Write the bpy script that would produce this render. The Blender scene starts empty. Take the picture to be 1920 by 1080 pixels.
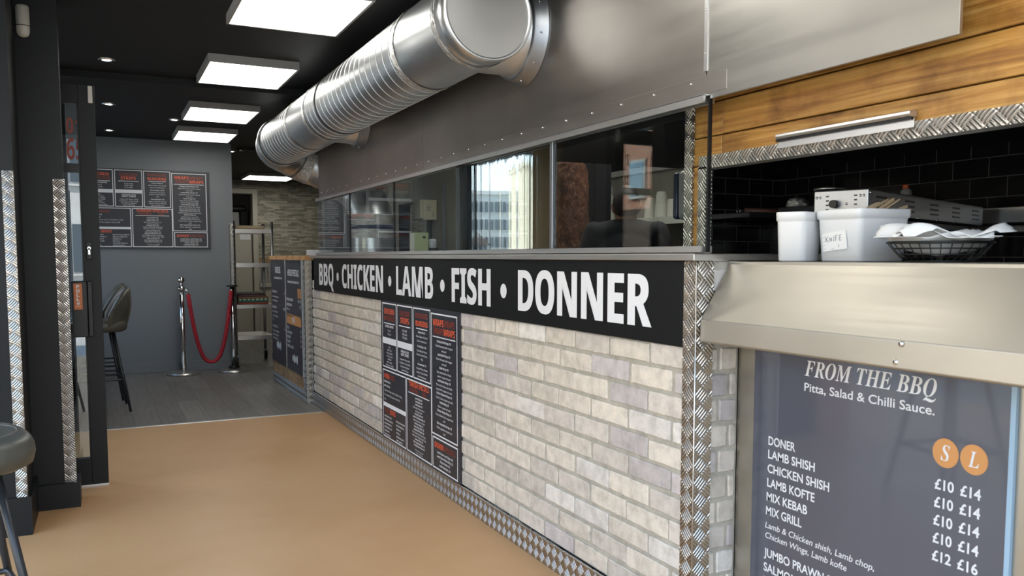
import bpy, bmesh, math, random
from mathutils import Vector, Matrix
random.seed(7)
C = bpy.context.scene
COL = C.collection
PI = math.pi

# ------------------------------------------------------------------ camera
cam = bpy.data.cameras.new('camera')
cam_o = bpy.data.objects.new('camera', cam)
COL.objects.link(cam_o)
YAW, PITCH = math.radians(26.35), math.radians(4.390)
cam_o.location = (0, 0, 1.18)
cam_o.rotation_euler = (PI/2 - PITCH, 0, -YAW)
cam.sensor_fit = 'HORIZONTAL'
cam.sensor_width = 36.0
cam.lens = 36.0*1550/1920
cam.shift_y = 60/1920
cam.clip_start = 0.05
cam.clip_end = 500
cam.dof.use_dof = True
cam.dof.focus_distance = 4.2
cam.dof.aperture_fstop = 8.0
C.camera = cam_o

# ------------------------------------------------------------------ view, sky, sun
C.view_settings.view_transform = 'Standard'
C.view_settings.look = 'None'
C.view_settings.exposure = 1.42
C.view_settings.gamma = 1.0
C.cycles.max_bounces = 9
C.cycles.diffuse_bounces = 4
C.cycles.glossy_bounces = 5
C.cycles.transparent_max_bounces = 14
C.cycles.sample_clamp_indirect = 6.0
C.cycles.caustics_reflective = False
C.cycles.caustics_refractive = False
world = bpy.data.worlds.new('sky')
C.world = world
world.use_nodes = True
wn, wl = world.node_tree.nodes, world.node_tree.links
wn.clear()
w_out = wn.new('ShaderNodeOutputWorld')
w_bg = wn.new('ShaderNodeBackground')
w_tc = wn.new('ShaderNodeTexCoord')
w_sep = wn.new('ShaderNodeSeparateXYZ')
w_ramp = wn.new('ShaderNodeValToRGB')
w_ramp.color_ramp.elements[0].position = 0.0
w_ramp.color_ramp.elements[0].color = (0.78, 0.80, 0.80, 1)
w_ramp.color_ramp.elements[1].position = 0.55
w_ramp.color_ramp.elements[1].color = (0.33, 0.52, 0.78, 1)
wl.new(w_tc.outputs['Generated'], w_sep.inputs[0])
wl.new(w_sep.outputs['Z'], w_ramp.inputs[0])
wl.new(w_ramp.outputs[0], w_bg.inputs[0])
w_bg.inputs[1].default_value = 2.1
wl.new(w_bg.outputs[0], w_out.inputs[0])

sun = bpy.data.lights.new('sun', 'SUN')
sun.energy = 9.0
sun.angle = math.radians(1.0)
sun.color = (1.0, 0.93, 0.82)
sun_o = bpy.data.objects.new('sun', sun)
COL.objects.link(sun_o)
sun_dir = Vector((0.75, 0.10, 0.62)).normalized()      # towards the sun
sun_o.rotation_euler = sun_dir.to_track_quat('Z', 'Y').to_euler()

# ------------------------------------------------------------------ materials
MATS = {}
def N(m, t, **kw):
    n = m.node_tree.nodes.new(t)
    for k, v in kw.items(): setattr(n, k, v)
    return n
def L(m, a, b): m.node_tree.links.new(a, b)
def mat(name, col=(.5, .5, .5), rough=.5, metal=0., spec=.5, emit=None, estr=0., coat=0.):
    m = bpy.data.materials.new(name)
    m.use_nodes = True
    b = m.node_tree.nodes['Principled BSDF']
    b.inputs['Base Color'].default_value = (*col, 1)
    b.inputs['Roughness'].default_value = rough
    b.inputs['Metallic'].default_value = metal
    b.inputs['Specular IOR Level'].default_value = spec
    b.inputs['Coat Weight'].default_value = coat
    b.inputs['Coat Roughness'].default_value = .05
    if emit:
        b.inputs['Emission Color'].default_value = (*emit, 1)
        b.inputs['Emission Strength'].default_value = estr
    MATS[name] = m
    return m
def bsdf(m): return m.node_tree.nodes['Principled BSDF']
def coords(m, mode='obj', scale=(1, 1, 1), rot=(0, 0, 0)):
    tc = N(m, 'ShaderNodeTexCoord')
    src = tc.outputs['Object']
    if mode == 'wall':              # u = x + y, v = z : right for any upright axis-aligned face
        s = N(m, 'ShaderNodeSeparateXYZ'); L(m, src, s.inputs[0])
        a = N(m, 'ShaderNodeMath', operation='ADD'); L(m, s.outputs[0], a.inputs[0]); L(m, s.outputs[1], a.inputs[1])
        c = N(m, 'ShaderNodeCombineXYZ'); L(m, a.outputs[0], c.inputs[0]); L(m, s.outputs[2], c.inputs[1])
        src = c.outputs[0]
    mp = N(m, 'ShaderNodeMapping')
    mp.inputs['Scale'].default_value = scale
    mp.inputs['Rotation'].default_value = rot
    L(m, src, mp.inputs[0])
    return mp.outputs[0]
def noise(m, vec, scale=5, detail=3, rough=.5, dist=0.):
    n = N(m, 'ShaderNodeTexNoise')
    n.inputs['Scale'].default_value = scale
    n.inputs['Detail'].default_value = detail
    n.inputs['Roughness'].default_value = rough
    n.inputs['Distortion'].default_value = dist
    L(m, vec, n.inputs['Vector'])
    return n.outputs['Fac']
def ramp(m, fac, stops):
    r = N(m, 'ShaderNodeValToRGB')
    e = r.color_ramp.elements
    while len(e) < len(stops): e.new(.5)
    for el, (p, c) in zip(e, stops):
        el.position = p
        el.color = (*c, 1) if len(c) == 3 else c
    L(m, fac, r.inputs[0])
    return r.outputs[0]
def g(v): return (v, v, v)
def bump(m, h, strength=.3, dist=.01):
    b = N(m, 'ShaderNodeBump')
    b.inputs['Strength'].default_value = strength
    b.inputs['Distance'].default_value = dist
    L(m, h, b.inputs['Height'])
    L(m, b.outputs[0], bsdf(m).inputs['Normal'])
    return b
def setc(m, sock): L(m, sock, bsdf(m).inputs['Base Color'])
def setr(m, sock): L(m, sock, bsdf(m).inputs['Roughness'])

def steel(name, col, rough, scale=(2, 2, 60), var=.08, bstr=.03):
    m = mat(name, col, rough, 1.0)
    v = coords(m, 'obj', scale)
    n = noise(m, v, 1.0, 4, .6)
    setr(m, ramp(m, n, [(.3, g(max(.02, rough-var))), (.7, g(rough+var))]))
    v2 = coords(m, 'obj', (1, 1, 1))
    n2 = noise(m, v2, 2.2, 3, .5)
    setc(m, ramp(m, n2, [(.3, tuple(c*.86 for c in col)), (.7, tuple(min(1, c*1.08) for c in col))]))
    if bstr: bump(m, n2, bstr, .02)
    return m

M = {}
M['tan_floor'] = mat('tan_floor', (.47, .28, .14), .38, 0, .45)
m = M['tan_floor']; v = coords(m); n = noise(m, v, 1.3, 5, .55)
setc(m, ramp(m, n, [(.3, (.555, .32, .150)), (.7, (.61, .365, .182))]))
n2 = noise(m, v, 2.5, 4, .6); setr(m, ramp(m, n2, [(.3, g(.32)), (.7, g(.48))])); bump(m, noise(m, v, 3.0, 3, .5), .10, .03)

M['vinyl'] = mat('vinyl', (.1, .095, .09), .42)
m = M['vinyl']
bt = N(m, 'ShaderNodeTexBrick')
L(m, coords(m, 'obj', (1, 1, 1), (0, 0, PI/2)), bt.inputs['Vector'])
bt.inputs['Scale'].default_value = 1.0
bt.inputs['Brick Width'].default_value = 1.2
bt.inputs['Row Height'].default_value = .17
bt.inputs['Mortar Size'].default_value = .0016
bt.inputs['Color1'].default_value = (.165, .153, .143, 1)
bt.inputs['Color2'].default_value = (.235, .218, .203, 1)
bt.inputs['Mortar'].default_value = (.03, .03, .03, 1)
gn = noise(m, coords(m, 'obj', (28, 1.6, 1)), 1.5, 5, .6)
mx = N(m, 'ShaderNodeMix', data_type='RGBA', blend_type='MULTIPLY'); mx.inputs[0].default_value = .75
L(m, bt.outputs['Color'], mx.inputs[6]); L(m, ramp(m, gn, [(.3, g(.62)), (.7, g(1.15))]), mx.inputs[7]); setc(m, mx.outputs[2])
bump(m, gn, .06, .004)

M['black_paint'] = mat('black_paint', (.009, .0095, .011), .6, 0, .35)
m = M['black_paint']; bump(m, noise(m, coords(m), 55, 3), .06, .002)
M['black_satin'] = mat('black_satin', (.0085, .0095, .011), .45, 0, .28)
m = M['black_satin']; bump(m, noise(m, coords(m), 90, 3), .05, .001)
M['grey_wall'] = mat('grey_wall', (.115, .122, .132), .62)
m = M['grey_wall']; v = coords(m); setc(m, ramp(m, noise(m, v, 1.1, 3), [(.3, (.185, .200, .222)), (.7, (.205, .220, .242))])); bump(m, noise(m, v, 120, 2), .05, .001)
M['kitchen_grey'] = mat('kitchen_grey', (.30, .285, .245), .6)
m = M['kitchen_grey']; bump(m, noise(m, coords(m), 60, 2), .04, .001)
M['beige_wall'] = mat('beige_wall', (.46, .36, .22), .55)
m = M['beige_wall']; bump(m, noise(m, coords(m), 60, 2), .04, .001)
M['beige_board'] = mat('beige_board', (.50, .47, .39), .5)
m = M['beige_board']; bump(m, noise(m, coords(m), 20, 2), .03, .002)
M['cardboard'] = mat('cardboard', (.48, .38, .24), .7)
m = M['cardboard']; bump(m, noise(m, coords(m, 'obj', (1, 1, 20)), 14, 2), .08, .002)

M['steel'] = steel('steel', (.68, .66, .63), .34, (1.5, 1.5, 45), .04, .01)
M['hood_steel'] = steel('hood_steel', (.39, .365, .34), .37, (1.2, 1.2, 22), .03, .035)
M['hood_steel_light'] = steel('hood_steel_light', (.45, .44, .41), .34, (1.2, 1.2, 22), .05, .055)
M['duct'] = steel('duct', (.66, .68, .70), .36, (2, 2, 2), .025, .004)
M['seam_metal'] = mat('seam_metal', (.74, .74, .73), .34, 1.0)
M['duct_cap'] = steel('duct_cap', (.60, .60, .59), .42, (3, 3, 3), .05, .02)
M['apron_steel'] = steel('apron_steel', (.49, .46, .40), .43, (1.2, 1.2, 50), .03, .012)
M['chrome'] = mat('chrome', (.72, .72, .72), .12, 1.0)
M['dull_steel'] = mat('dull_steel', (.35, .37, .40), .38, 1.0)
M['aluminium'] = mat('aluminium', (.62, .62, .62), .36, 1.0)
M['foil'] = mat('foil', (.74, .74, .73), .16, 1.0)
m = M['foil']; bump(m, noise(m, coords(m), 55, 5, .7, 1.0), .9, .012)
M['mirror_steel'] = mat('mirror_steel', (.50, .51, .52), .018, 1.0)
m = M['mirror_steel']; bump(m, noise(m, coords(m, 'obj', (1, 13, .25)), 1.0, 2, .5), .06, .02)

def diamond(name, cell, col=(.52, .50, .47), rough=.27):
    m = mat(name, col, rough, 1.0)
    v = coords(m, 'wall', (1/cell, 1/cell, 1), (0, 0, PI/4))
    s = N(m, 'ShaderNodeSeparateXYZ'); L(m, v, s.inputs[0])
    def mth(op, a, b=None):
        n = N(m, 'ShaderNodeMath', operation=op)
        for i, x in enumerate((a, b)):
            if x is None: continue
            if isinstance(x, (int, float)): n.inputs[i].default_value = x
            else: L(m, x, n.inputs[i])
        return n.outputs[0]
    fa, fb = mth('FLOOR', s.outputs[0]), mth('FLOOR', s.outputs[1])
    par = mth('FLOORED_MODULO', mth('ADD', fa, fb), 2.0)
    ra, rb = mth('FRACT', s.outputs[0]), mth('FRACT', s.outputs[1])
    def bars(along, across):
        st = mth('ABSOLUTE', mth('SINE', mth('MULTIPLY', across, PI*4)))
        end = mth('SUBTRACT', 1.0, mth('POWER', mth('ABSOLUTE', mth('SUBTRACT', mth('MULTIPLY', along, 2.0), 1.0)), 4.0))
        return mth('MULTIPLY', mth('POWER', st, 1.4), end)
    mixn = N(m, 'ShaderNodeMix', data_type='FLOAT')
    L(m, par, mixn.inputs[0]); L(m, bars(ra, rb), mixn.inputs[2]); L(m, bars(rb, ra), mixn.inputs[3])
    bump(m, mixn.outputs[0], .85, cell*.13)
    return m
M['tread'] = diamond('tread', .036, (.54,.52,.49), .33)
M['tread_dark'] = diamond('tread_dark', .034, (.50, .48, .46), .32)
M['tread_big'] = diamond('tread_big', .034, (.56, .55, .53), .28)

# bricks: the colour of each brick is its own vertex colour
M['brick_slip'] = mat('brick_slip', (.6, .57, .53), .78)
m = M['brick_slip']
at = N(m, 'ShaderNodeAttribute'); at.attribute_name = 'tone'
n = noise(m, coords(m), 22, 5, .65)
mx = N(m, 'ShaderNodeMix', data_type='RGBA', blend_type='MULTIPLY'); mx.inputs[0].default_value = .8
L(m, at.outputs['Color'], mx.inputs[6]); L(m, ramp(m, n, [(.32, (.74, .72, .70)), (.5, g(.98)), (.66, (1.16, 1.14, 1.12))]), mx.inputs[7]); setc(m, mx.outputs[2])
bump(m, noise(m, coords(m), 70, 5, .7), .35, .006)
M['mortar'] = mat('mortar', (.44, .415, .355), .85)
m = M['mortar']; bump(m, noise(m, coords(m), 120, 4, .7), .3, .004)

M['tile'] = mat('tile', (.008, .008, .009), .12, 0, .5)
m = M['tile']
bt = N(m, 'ShaderNodeTexBrick'); L(m, coords(m, 'wall'), bt.inputs['Vector'])
bt.inputs['Scale'].default_value = 1; bt.inputs['Brick Width'].default_value = .155; bt.inputs['Row Height'].default_value = .0785
bt.inputs['Mortar Size'].default_value = .0022; bt.inputs['Mortar Smooth'].default_value = .3
bt.inputs['Color1'].default_value = (.007, .007, .008, 1); bt.inputs['Color2'].default_value = (.010, .009, .009, 1); bt.inputs['Mortar'].default_value = (.085, .08, .075, 1)
setc(m, bt.outputs['Color']); setr(m, ramp(m, bt.outputs['Fac'], [(0, g(.10)), (1, g(.8))]))
inv = N(m, 'ShaderNodeMath', operation='SUBTRACT'); inv.inputs[0].default_value = 1; L(m, bt.outputs['Fac'], inv.inputs[1]); bump(m, inv.outputs[0], .6, .003)

M['stone'] = mat('stone', (.3, .27, .2), .85)
m = M['stone']
v = coords(m, 'wall')
bt = N(m, 'ShaderNodeTexBrick'); L(m, v, bt.inputs['Vector'])
bt.offset = .37; bt.squash = 1.7; bt.squash_frequency = 3
bt.inputs['Scale'].default_value = 1; bt.inputs['Brick Width'].default_value = .125; bt.inputs['Row Height'].default_value = .026
bt.inputs['Mortar Size'].default_value = .0013; bt.inputs['Bias'].default_value = .0
bt.inputs['Color1'].default_value = (.27, .255, .21, 1); bt.inputs['Color2'].default_value = (.58, .56, .48, 1); bt.inputs['Mortar'].default_value = (.05, .045, .035, 1)
n = noise(m, coords(m, 'wall', (3, 9, 1)), 2.2, 4, .6)
mx = N(m, 'ShaderNodeMix', data_type='RGBA', blend_type='MULTIPLY'); mx.inputs[0].default_value = .9
L(m, bt.outputs['Color'], mx.inputs[6]); L(m, ramp(m, n, [(.3, (.60, .60, .57)), (.55, (1.05, 1.03, .97)), (.75, (.98, .90, .76))]), mx.inputs[7]); setc(m, mx.outputs[2])
ad = N(m, 'ShaderNodeMath', operation='MULTIPLY'); L(m, bt.outputs['Color'], ad.inputs[0]); ad.inputs[1].default_value = 2.0
bump(m, ad.outputs[0], .8, .02)

def woodmat(name, c1, c2, c3, axis_scale, rough=.5):
    m = mat(name, c2, rough)
    at = N(m, 'ShaderNodeAttribute'); at.attribute_name = 'tone'
    tc = N(m, 'ShaderNodeTexCoord')
    addv = N(m, 'ShaderNodeVectorMath', operation='ADD')
    sc = N(m, 'ShaderNodeVectorMath', operation='SCALE'); L(m, at.outputs['Color'], sc.inputs[0]); sc.inputs['Scale'].default_value = 9.0
    L(m, tc.outputs['Object'], addv.inputs[0]); L(m, sc.outputs[0], addv.inputs[1])
    mp = N(m, 'ShaderNodeMapping'); mp.inputs['Scale'].default_value = axis_scale; L(m, addv.outputs[0], mp.inputs[0])
    n = noise(m, mp.outputs[0], 2.2, 6, .62, 1.6)
    n2 = noise(m, addv.outputs[0], 7, 4, .6)
    base = ramp(m, n, [(.36, c1), (.49, c2), (.64, c3)])
    mx = N(m, 'ShaderNodeMix', data_type='RGBA', blend_type='MULTIPLY'); mx.inputs[0].default_value = .7
    L(m, base, mx.inputs[6]); L(m, ramp(m, n2, [(.36, (.50, .42, .34)), (.54, g(1.08))]), mx.inputs[7])
    vor = N(m, 'ShaderNodeTexVoronoi'); vor.inputs['Scale'].default_value = 1.0
    mp2 = N(m, 'ShaderNodeMapping'); mp2.inputs['Scale'].default_value = tuple(3.2 if s < 5 else 8.0 for s in axis_scale); L(m, addv.outputs[0], mp2.inputs[0]); L(m, mp2.outputs[0], vor.inputs['Vector'])
    mx2 = N(m, 'ShaderNodeMix', data_type='RGBA', blend_type='MULTIPLY'); mx2.inputs[0].default_value = .85
    L(m, mx.outputs[2], mx2.inputs[6]); L(m, ramp(m, vor.outputs['Distance'], [(.03, (.22, .13, .07)), (.12, g(1.0))]), mx2.inputs[7])
    setc(m, mx2.outputs[2])
    bump(m, n, .12, .004)
    return m
M['pine'] = woodmat('pine', (.25, .105, .020), (.40, .195, .042), (.53, .295, .085), (9, .55, 15), .42)
M['oak_top'] = woodmat('oak_top', (.42, .22, .09), (.55, .31, .14), (.62, .38, .19), (14, 1.2, 14), .4)
M['ply'] = woodmat('ply', (.27, .17, .09), (.36, .24, .13), (.42, .29, .17), (12, 1.2, 14), .6)

M['sign_black'] = mat('sign_black', (.0045, .0055, .0065), .5, 0, .22)
M['white_print'] = mat('white_print', (.74, .76, .80), .5)
M['board_black'] = mat('board_black', (.024, .027, .037), .42)
M['red_print'] = mat('red_print', (.80, .12, .045), .5)
M['red_ghost'] = mat('red_ghost', (.26, .045, .026), .5)
M['poster_glare'] = mat('poster_glare', (.075, .082, .112), .30, 0, .5, coat=1.0)  # base colour lifted to stand in for glare on the poster
M['panel_navy'] = mat('panel_navy', (.040, .040, .056), .33)
M['orange_print'] = mat('orange_print', (.62, .29, .10), .45)
M['pull_orange'] = mat('pull_orange', (.62, .17, .035), .4)
M['acrylic_edge'] = mat('acrylic_edge', (.32, .47, .62), .2)
M['light_frame'] = mat('light_frame', (.34, .34, .34), .45)
M['light_panel'] = mat('light_panel', (.9, .9, .88), .5, emit=(1.0, .97, .90), estr=2.7)
M['downlight'] = mat('downlight', (.9, .9, .9), .4, emit=(1, .95, .85), estr=6.0)
M['white_plastic'] = mat('white_plastic', (.62, .61, .57), .38)
M['cream_plastic'] = mat('cream_plastic', (.62, .58, .42), .4)
M['tub_plastic'] = mat('tub_plastic', (.74, .75, .76), .34)
b = bsdf(M['tub_plastic']); b.inputs['Subsurface Weight'].default_value = .25; b.inputs['Subsurface Radius'].default_value = (.05, .05, .05)
M['paper'] = mat('paper', (.80, .80, .79), .75)
m = M['paper']; bump(m, noise(m, coords(m), 160, 2), .08, .001)
M['ink'] = mat('ink', (.10, .10, .14), .6)
M['black_plastic'] = mat('black_plastic', (.007, .0075, .008), .36, 0, .35)
M['black_metal'] = mat('black_metal', (.018, .021, .026), .34)
M['rubber'] = mat('rubber', (.02, .02, .02), .7)
M['leather'] = mat('leather', (.075, .074, .064), .40)
m = M['leather']; v = coords(m); setc(m, ramp(m, noise(m, v, 6, 4, .6), [(.3, (.052, .055, .050)), (.7, (.105, .100, .080))])); bump(m, noise(m, v, 140, 3), .25, .002)
M['seam'] = mat('seam', (.20, .18, .14), .6)
M['red_rope'] = mat('red_rope', (.42, .018, .035), .7)
m = M['red_rope']
M['green_box'] = mat('green_box', (.52, .58, .30), .6)
M['meat'] = mat('meat', (.22, .075, .03), .5)
m = M['meat']; v = coords(m, 'obj', (1, 1, .8))
n = noise(m, v, 26, 8, .72, .8)
setc(m, ramp(m, n, [(.34, (.030, .010, .006)), (.46, (.12, .036, .014)), (.56, (.23, .085, .034)), (.68, (.42, .26, .17))])); bump(m, noise(m, v, 38, 6, .7), 1.0, .02)
M['skin'] = mat('skin', (.34, .18, .11), .5)
b = bsdf(M['skin']); b.inputs['Subsurface Weight'].default_value = .12; b.inputs['Subsurface Radius'].default_value = (.02, .008, .004)
M['hair'] = mat('hair', (.016, .012, .010), .6)
m = M['hair']; bump(m, noise(m, coords(m), 260, 2), .5, .002)
M['dark_shirt'] = mat('dark_shirt', (.016, .018, .024), .75)
m = M['dark_shirt']; bump(m, noise(m, coords(m), 9, 3), .4, .02)
M['trousers'] = mat('trousers', (.02, .02, .024), .8)
M['shoe'] = mat('shoe', (.015, .015, .015), .5)
M['foam'] = mat('foam', (.78, .78, .70), .55)
M['navy_plastic'] = mat('navy_plastic', (.035, .06, .13), .3)
M['clear_tub'] = mat('clear_tub', (.62, .65, .70), .25)
M['concrete'] = mat('concrete', (.40, .38, .35), .9)
m = M['concrete']; setc(m, ramp(m, noise(m, coords(m), .6, 5), [(.3, (.34, .32, .29)), (.7, (.44, .42, .38))]))
M['render_white'] = mat('render_white', (.60, .59, .56), .85)
M['render_cream'] = mat('render_cream', (.42, .37, .29), .85)
M['roof_tile'] = mat('roof_tile', (.11, .075, .06), .8)
M['dark_glass'] = mat('dark_glass', (.05, .07, .09), .08)
M['blue_glass'] = mat('blue_glass', (.28, .42, .55), .15)
M['red_brick'] = mat('red_brick', (.5, .2, .12), .85)
m = M['red_brick']
bt = N(m, 'ShaderNodeTexBrick'); L(m, coords(m, 'wall'), bt.inputs['Vector'])
bt.inputs['Scale'].default_value = 1; bt.inputs['Brick Width'].default_value = .225; bt.inputs['Row Height'].default_value = .075; bt.inputs['Mortar Size'].default_value = .008
bt.inputs['Color1'].default_value = (.50, .19, .11, 1); bt.inputs['Color2'].default_value = (.60, .27, .17, 1); bt.inputs['Mortar'].default_value = (.50, .42, .36, 1)
setc(m, bt.outputs['Color'])

def glassmat(name, tint=(1, 1, 1), base=.045):
    m = bpy.data.materials.new(name); m.use_nodes = True
    nt = m.node_tree; nt.nodes.clear()
    out = N(m, 'ShaderNodeOutputMaterial'); tr = N(m, 'ShaderNodeBsdfTransparent'); gl = N(m, 'ShaderNodeBsdfGlossy'); mix = N(m, 'ShaderNodeMixShader')
    tr.inputs[0].default_value = (*tint, 1); gl.inputs['Roughness'].default_value = 0.0; gl.inputs['Color'].default_value = (.95, .97, 1, 1)
    lw = N(m, 'ShaderNodeLayerWeight'); lw.inputs['Blend'].default_value = .5
    p = N(m, 'ShaderNodeMath', operation='POWER'); L(m, lw.outputs['Facing'], p.inputs[0]); p.inputs[1].default_value = 5.0
    s = N(m, 'ShaderNodeMath', operation='MULTIPLY_ADD'); L(m, p.outputs[0], s.inputs[0]); s.inputs[1].default_value = 1-base; s.inputs[2].default_value = base
    L(m, s.outputs[0], mix.inputs[0]); L(m, tr.outputs[0], mix.inputs[1]); L(m, gl.outputs[0], mix.inputs[2]); L(m, mix.outputs[0], out.inputs[0])
    return m
M['dimming_glass'] = glassmat('dimming_glass', (.80, .83, .84))  # tint added to dim the sky that the steel panel mirrors
M['glass'] = glassmat('glass', (.96, .98, .97))
M['door_glass'] = glassmat('door_glass', (.80, .84, .85), .11)

# ------------------------------------------------------------------ mesh helpers
class MB:
    def __init__(s): s.bm = bmesh.new()
    def box(s, x0, x1, y0, y1, z0, z1, bev=0., seg=2):
        r = bmesh.ops.create_cube(s.bm, size=1)
        vs = r['verts']
        for v in vs:
            v.co.x = x0 + (v.co.x+.5)*(x1-x0); v.co.y = y0 + (v.co.y+.5)*(y1-y0); v.co.z = z0 + (v.co.z+.5)*(z1-z0)
        if bev > 0:
            es = list({e for v in vs for e in v.link_edges})
            bmesh.ops.bevel(s.bm, geom=es, offset=bev, segments=seg, affect='EDGES', profile=.5)
        return s
    def obox(s, c, ax, ay, az, hx, hy, hz, bev=0.):
        """oriented box: centre c, axes, half sizes"""
        n0 = len(s.bm.verts); s.bm.verts.ensure_lookup_table()
        before = set(s.bm.verts)
        s.box(-hx, hx, -hy, hy, -hz, hz, bev)
        for v in s.bm.verts:
            if v not in before:
                p = v.co.copy(); v.co = c + ax*p.x + ay*p.y + az*p.z
        return s
    def tube(s, pts, r, n=12, caps=True, closed=False):
        pts = [Vector(p) for p in pts]
        rr = r if isinstance(r, (list, tuple)) else [r]*len(pts)
        rings = []; prev = None
        for i, p in enumerate(pts):
            if closed: t = (pts[(i+1) % len(pts)] - pts[i-1]).normalized()
            else:
                a = pts[max(0, i-1)]; b = pts[min(len(pts)-1, i+1)]
                t = (b-a).normalized()
            if prev is None:
                u = t.orthogonal().normalized()
            else:
                u = (prev - t*prev.dot(t))
                u = u.normalized() if u.length > 1e-6 else t.orthogonal().normalized()
            prev = u; w = t.cross(u)
            rings.append([s.bm.verts.new(p + (u*math.cos(2*PI*k/n) + w*math.sin(2*PI*k/n))*rr[i]) for k in range(n)])
        m_ = len(rings)
        for i in range(m_ if closed else m_-1):
            A, B = rings[i], rings[(i+1) % m_]
            for k in range(n):
                f = s.bm.faces.new((A[k], A[(k+1) % n], B[(k+1) % n], B[k])); f.smooth = True
        if caps and not closed:
            s.bm.faces.new(list(reversed(rings[0]))); s.bm.faces.new(rings[-1])
        return s
    def lathe(s, prof, base=(0, 0, 0), axis='Z', n=40, cap=True):
        """prof: [(radius, height)]"""
        b = Vector(base); rings = []
        def pt(r, h, a):
            c_, s_ = math.cos(a)*r, math.sin(a)*r
            if axis == 'Z': return b + Vector((c_, s_, h))
            if axis == 'Y': return b + Vector((s_, h, c_))
            return b + Vector((h, c_, s_))
        for r, h in prof:
            rings.append([s.bm.verts.new(pt(max(r, 1e-4), h, 2*PI*k/n)) for k in range(n)])
        for A, B in zip(rings, rings[1:]):
            for k in range(n):
                f = s.bm.faces.new((A[k], A[(k+1) % n], B[(k+1) % n], B[k])); f.smooth = True
        if cap:
            s.bm.faces.new(list(reversed(rings[0]))); s.bm.faces.new(rings[-1])
        return s
    def prism(s, poly, a0, a1, axis='Y', bev=0.):
        """polygon in the plane across axis, extruded a0..a1. axis Y: poly=(x,z); X: (y,z); Z: (x,y)"""
        def P(p, a):
            if axis == 'Y': return Vector((p[0], a, p[1]))
            if axis == 'X': return Vector((a, p[0], p[1]))
            return Vector((p[0], p[1], a))
        A = [s.bm.verts.new(P(p, a0)) for p in poly]; B = [s.bm.verts.new(P(p, a1)) for p in poly]
        n = len(poly); fs = []
        fs.append(s.bm.faces.new(A)); fs.append(s.bm.faces.new(list(reversed(B))))
        for k in range(n): fs.append(s.bm.faces.new((A[k], B[k], B[(k+1) % n], A[(k+1) % n])))
        if bev:
            es = list({e for f in fs for e in f.edges})
            bmesh.ops.bevel(s.bm, geom=es, offset=bev, segments=2, affect='EDGES', profile=.5)
        return s
    def sphere(s, c, r, u=20, v=12, sc=(1, 1, 1)):
        mtx = Matrix.Translation(c) @ Matrix.Diagonal((sc[0], sc[1], sc[2], 1))
        q = bmesh.ops.create_uvsphere(s.bm, u_segments=u, v_segments=v, radius=r, matrix=mtx)
        for vv in q['verts']:
            for f in vv.link_faces: f.smooth = True
        return s

def vec(o): return Vector(o)
def link(o): COL.objects.link(o); return o
OFF = {}
def part(name, mb, material, parent=None, smooth=False):
    bm = mb.bm if isinstance(mb, MB) else mb
    off = Vector((0, 0, 0))
    if parent is not None: off = OFF.get(parent.name, Vector((0, 0, 0)))
    if off.length > 0: bmesh.ops.translate(bm, vec=-off, verts=bm.verts)
    bmesh.ops.recalc_face_normals(bm, faces=bm.faces)
    me = bpy.data.meshes.new(name); bm.to_mesh(me); bm.free()
    if smooth:
        for p in me.polygons: p.use_smooth = True
    me.materials.append(M[material])
    o = link(bpy.data.objects.new(name, me))
    if parent is not None: o.parent = parent
    OFF[o.name] = off
    return o
def thing(name, label, cat, loc=(0, 0, 0), group=None):
    o = link(bpy.data.objects.new(name, None)); o.location = loc; o.empty_display_size = .1
    o['label'] = label; o['category'] = cat
    if group: o['group'] = group
    OFF[o.name] = Vector(loc)
    return o
def solo(name, mb, material, label, cat, loc=(0, 0, 0), group=None, smooth=False):
    bm = mb.bm
    bmesh.ops.translate(bm, vec=-Vector(loc), verts=bm.verts)
    o = part(name, mb, material, None, smooth); o.location = loc
    o['label'] = label; o['category'] = cat
    if group: o['group'] = group
    OFF[o.name] = Vector(loc)
    return o
def struct(name, mb, material, parent=None, label=None):
    o = part(name, mb, material, parent)
    if parent is None: o['kind'] = 'structure'
    if label: o['label'] = label
    return o
def copy_tree(root, loc, rotz=None, label=None):
    def cp(o, parent):
        c = o.copy(); COL.objects.link(c)
        if parent is not None: c.parent = parent
        for ch in list(o.children): cp(ch, c)
        return c
    r = cp(root, None); r.location = loc
    if rotz is not None: r.rotation_euler = (0, 0, rotz)
    if label: r['label'] = label
    return r

# ------------------------------------------------------------------ lettering
def bold(s):
    o = ''
    for ch in s:
        if 'A' <= ch <= 'Z': o += chr(0x1D5D4+ord(ch)-65)
        elif 'a' <= ch <= 'z': o += chr(0x1D5EE+ord(ch)-97)
        elif '0' <= ch <= '9': o += chr(0x1D7EC+ord(ch)-48)
        else: o += ch
    return o
def serif(s):
    return ''.join(chr(0x1D468+ord(c_)-65) if 'A' <= c_ <= 'Z' else c_ for c_ in s)
TXT = {}
def text_geo(body, font, off):
    key = (body, font, off)
    if key in TXT: return TXT[key]
    c_ = bpy.data.curves.new('lettering_source', 'FONT')
    c_.body = {'bold': bold, 'serif': serif}.get(font, lambda s: s)(body)
    c_.size = 1; c_.offset = off; c_.resolution_u = 4 if len(body) < 40 else 2
    o = bpy.data.objects.new('lettering_source', c_)
    COL.objects.link(o)
    dg = bpy.context.evaluated_depsgraph_get()
    me = bpy.data.meshes.new_from_object(o.evaluated_get(dg))
    vs = [(v.co.x, v.co.y) for v in me.vertices]; fs = [tuple(p.vertices) for p in me.polygons]
    bpy.data.objects.remove(o); bpy.data.meshes.remove(me); bpy.data.curves.remove(c_)
    TXT[key] = (vs, fs)
    return TXT[key]
CAP = {}
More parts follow.
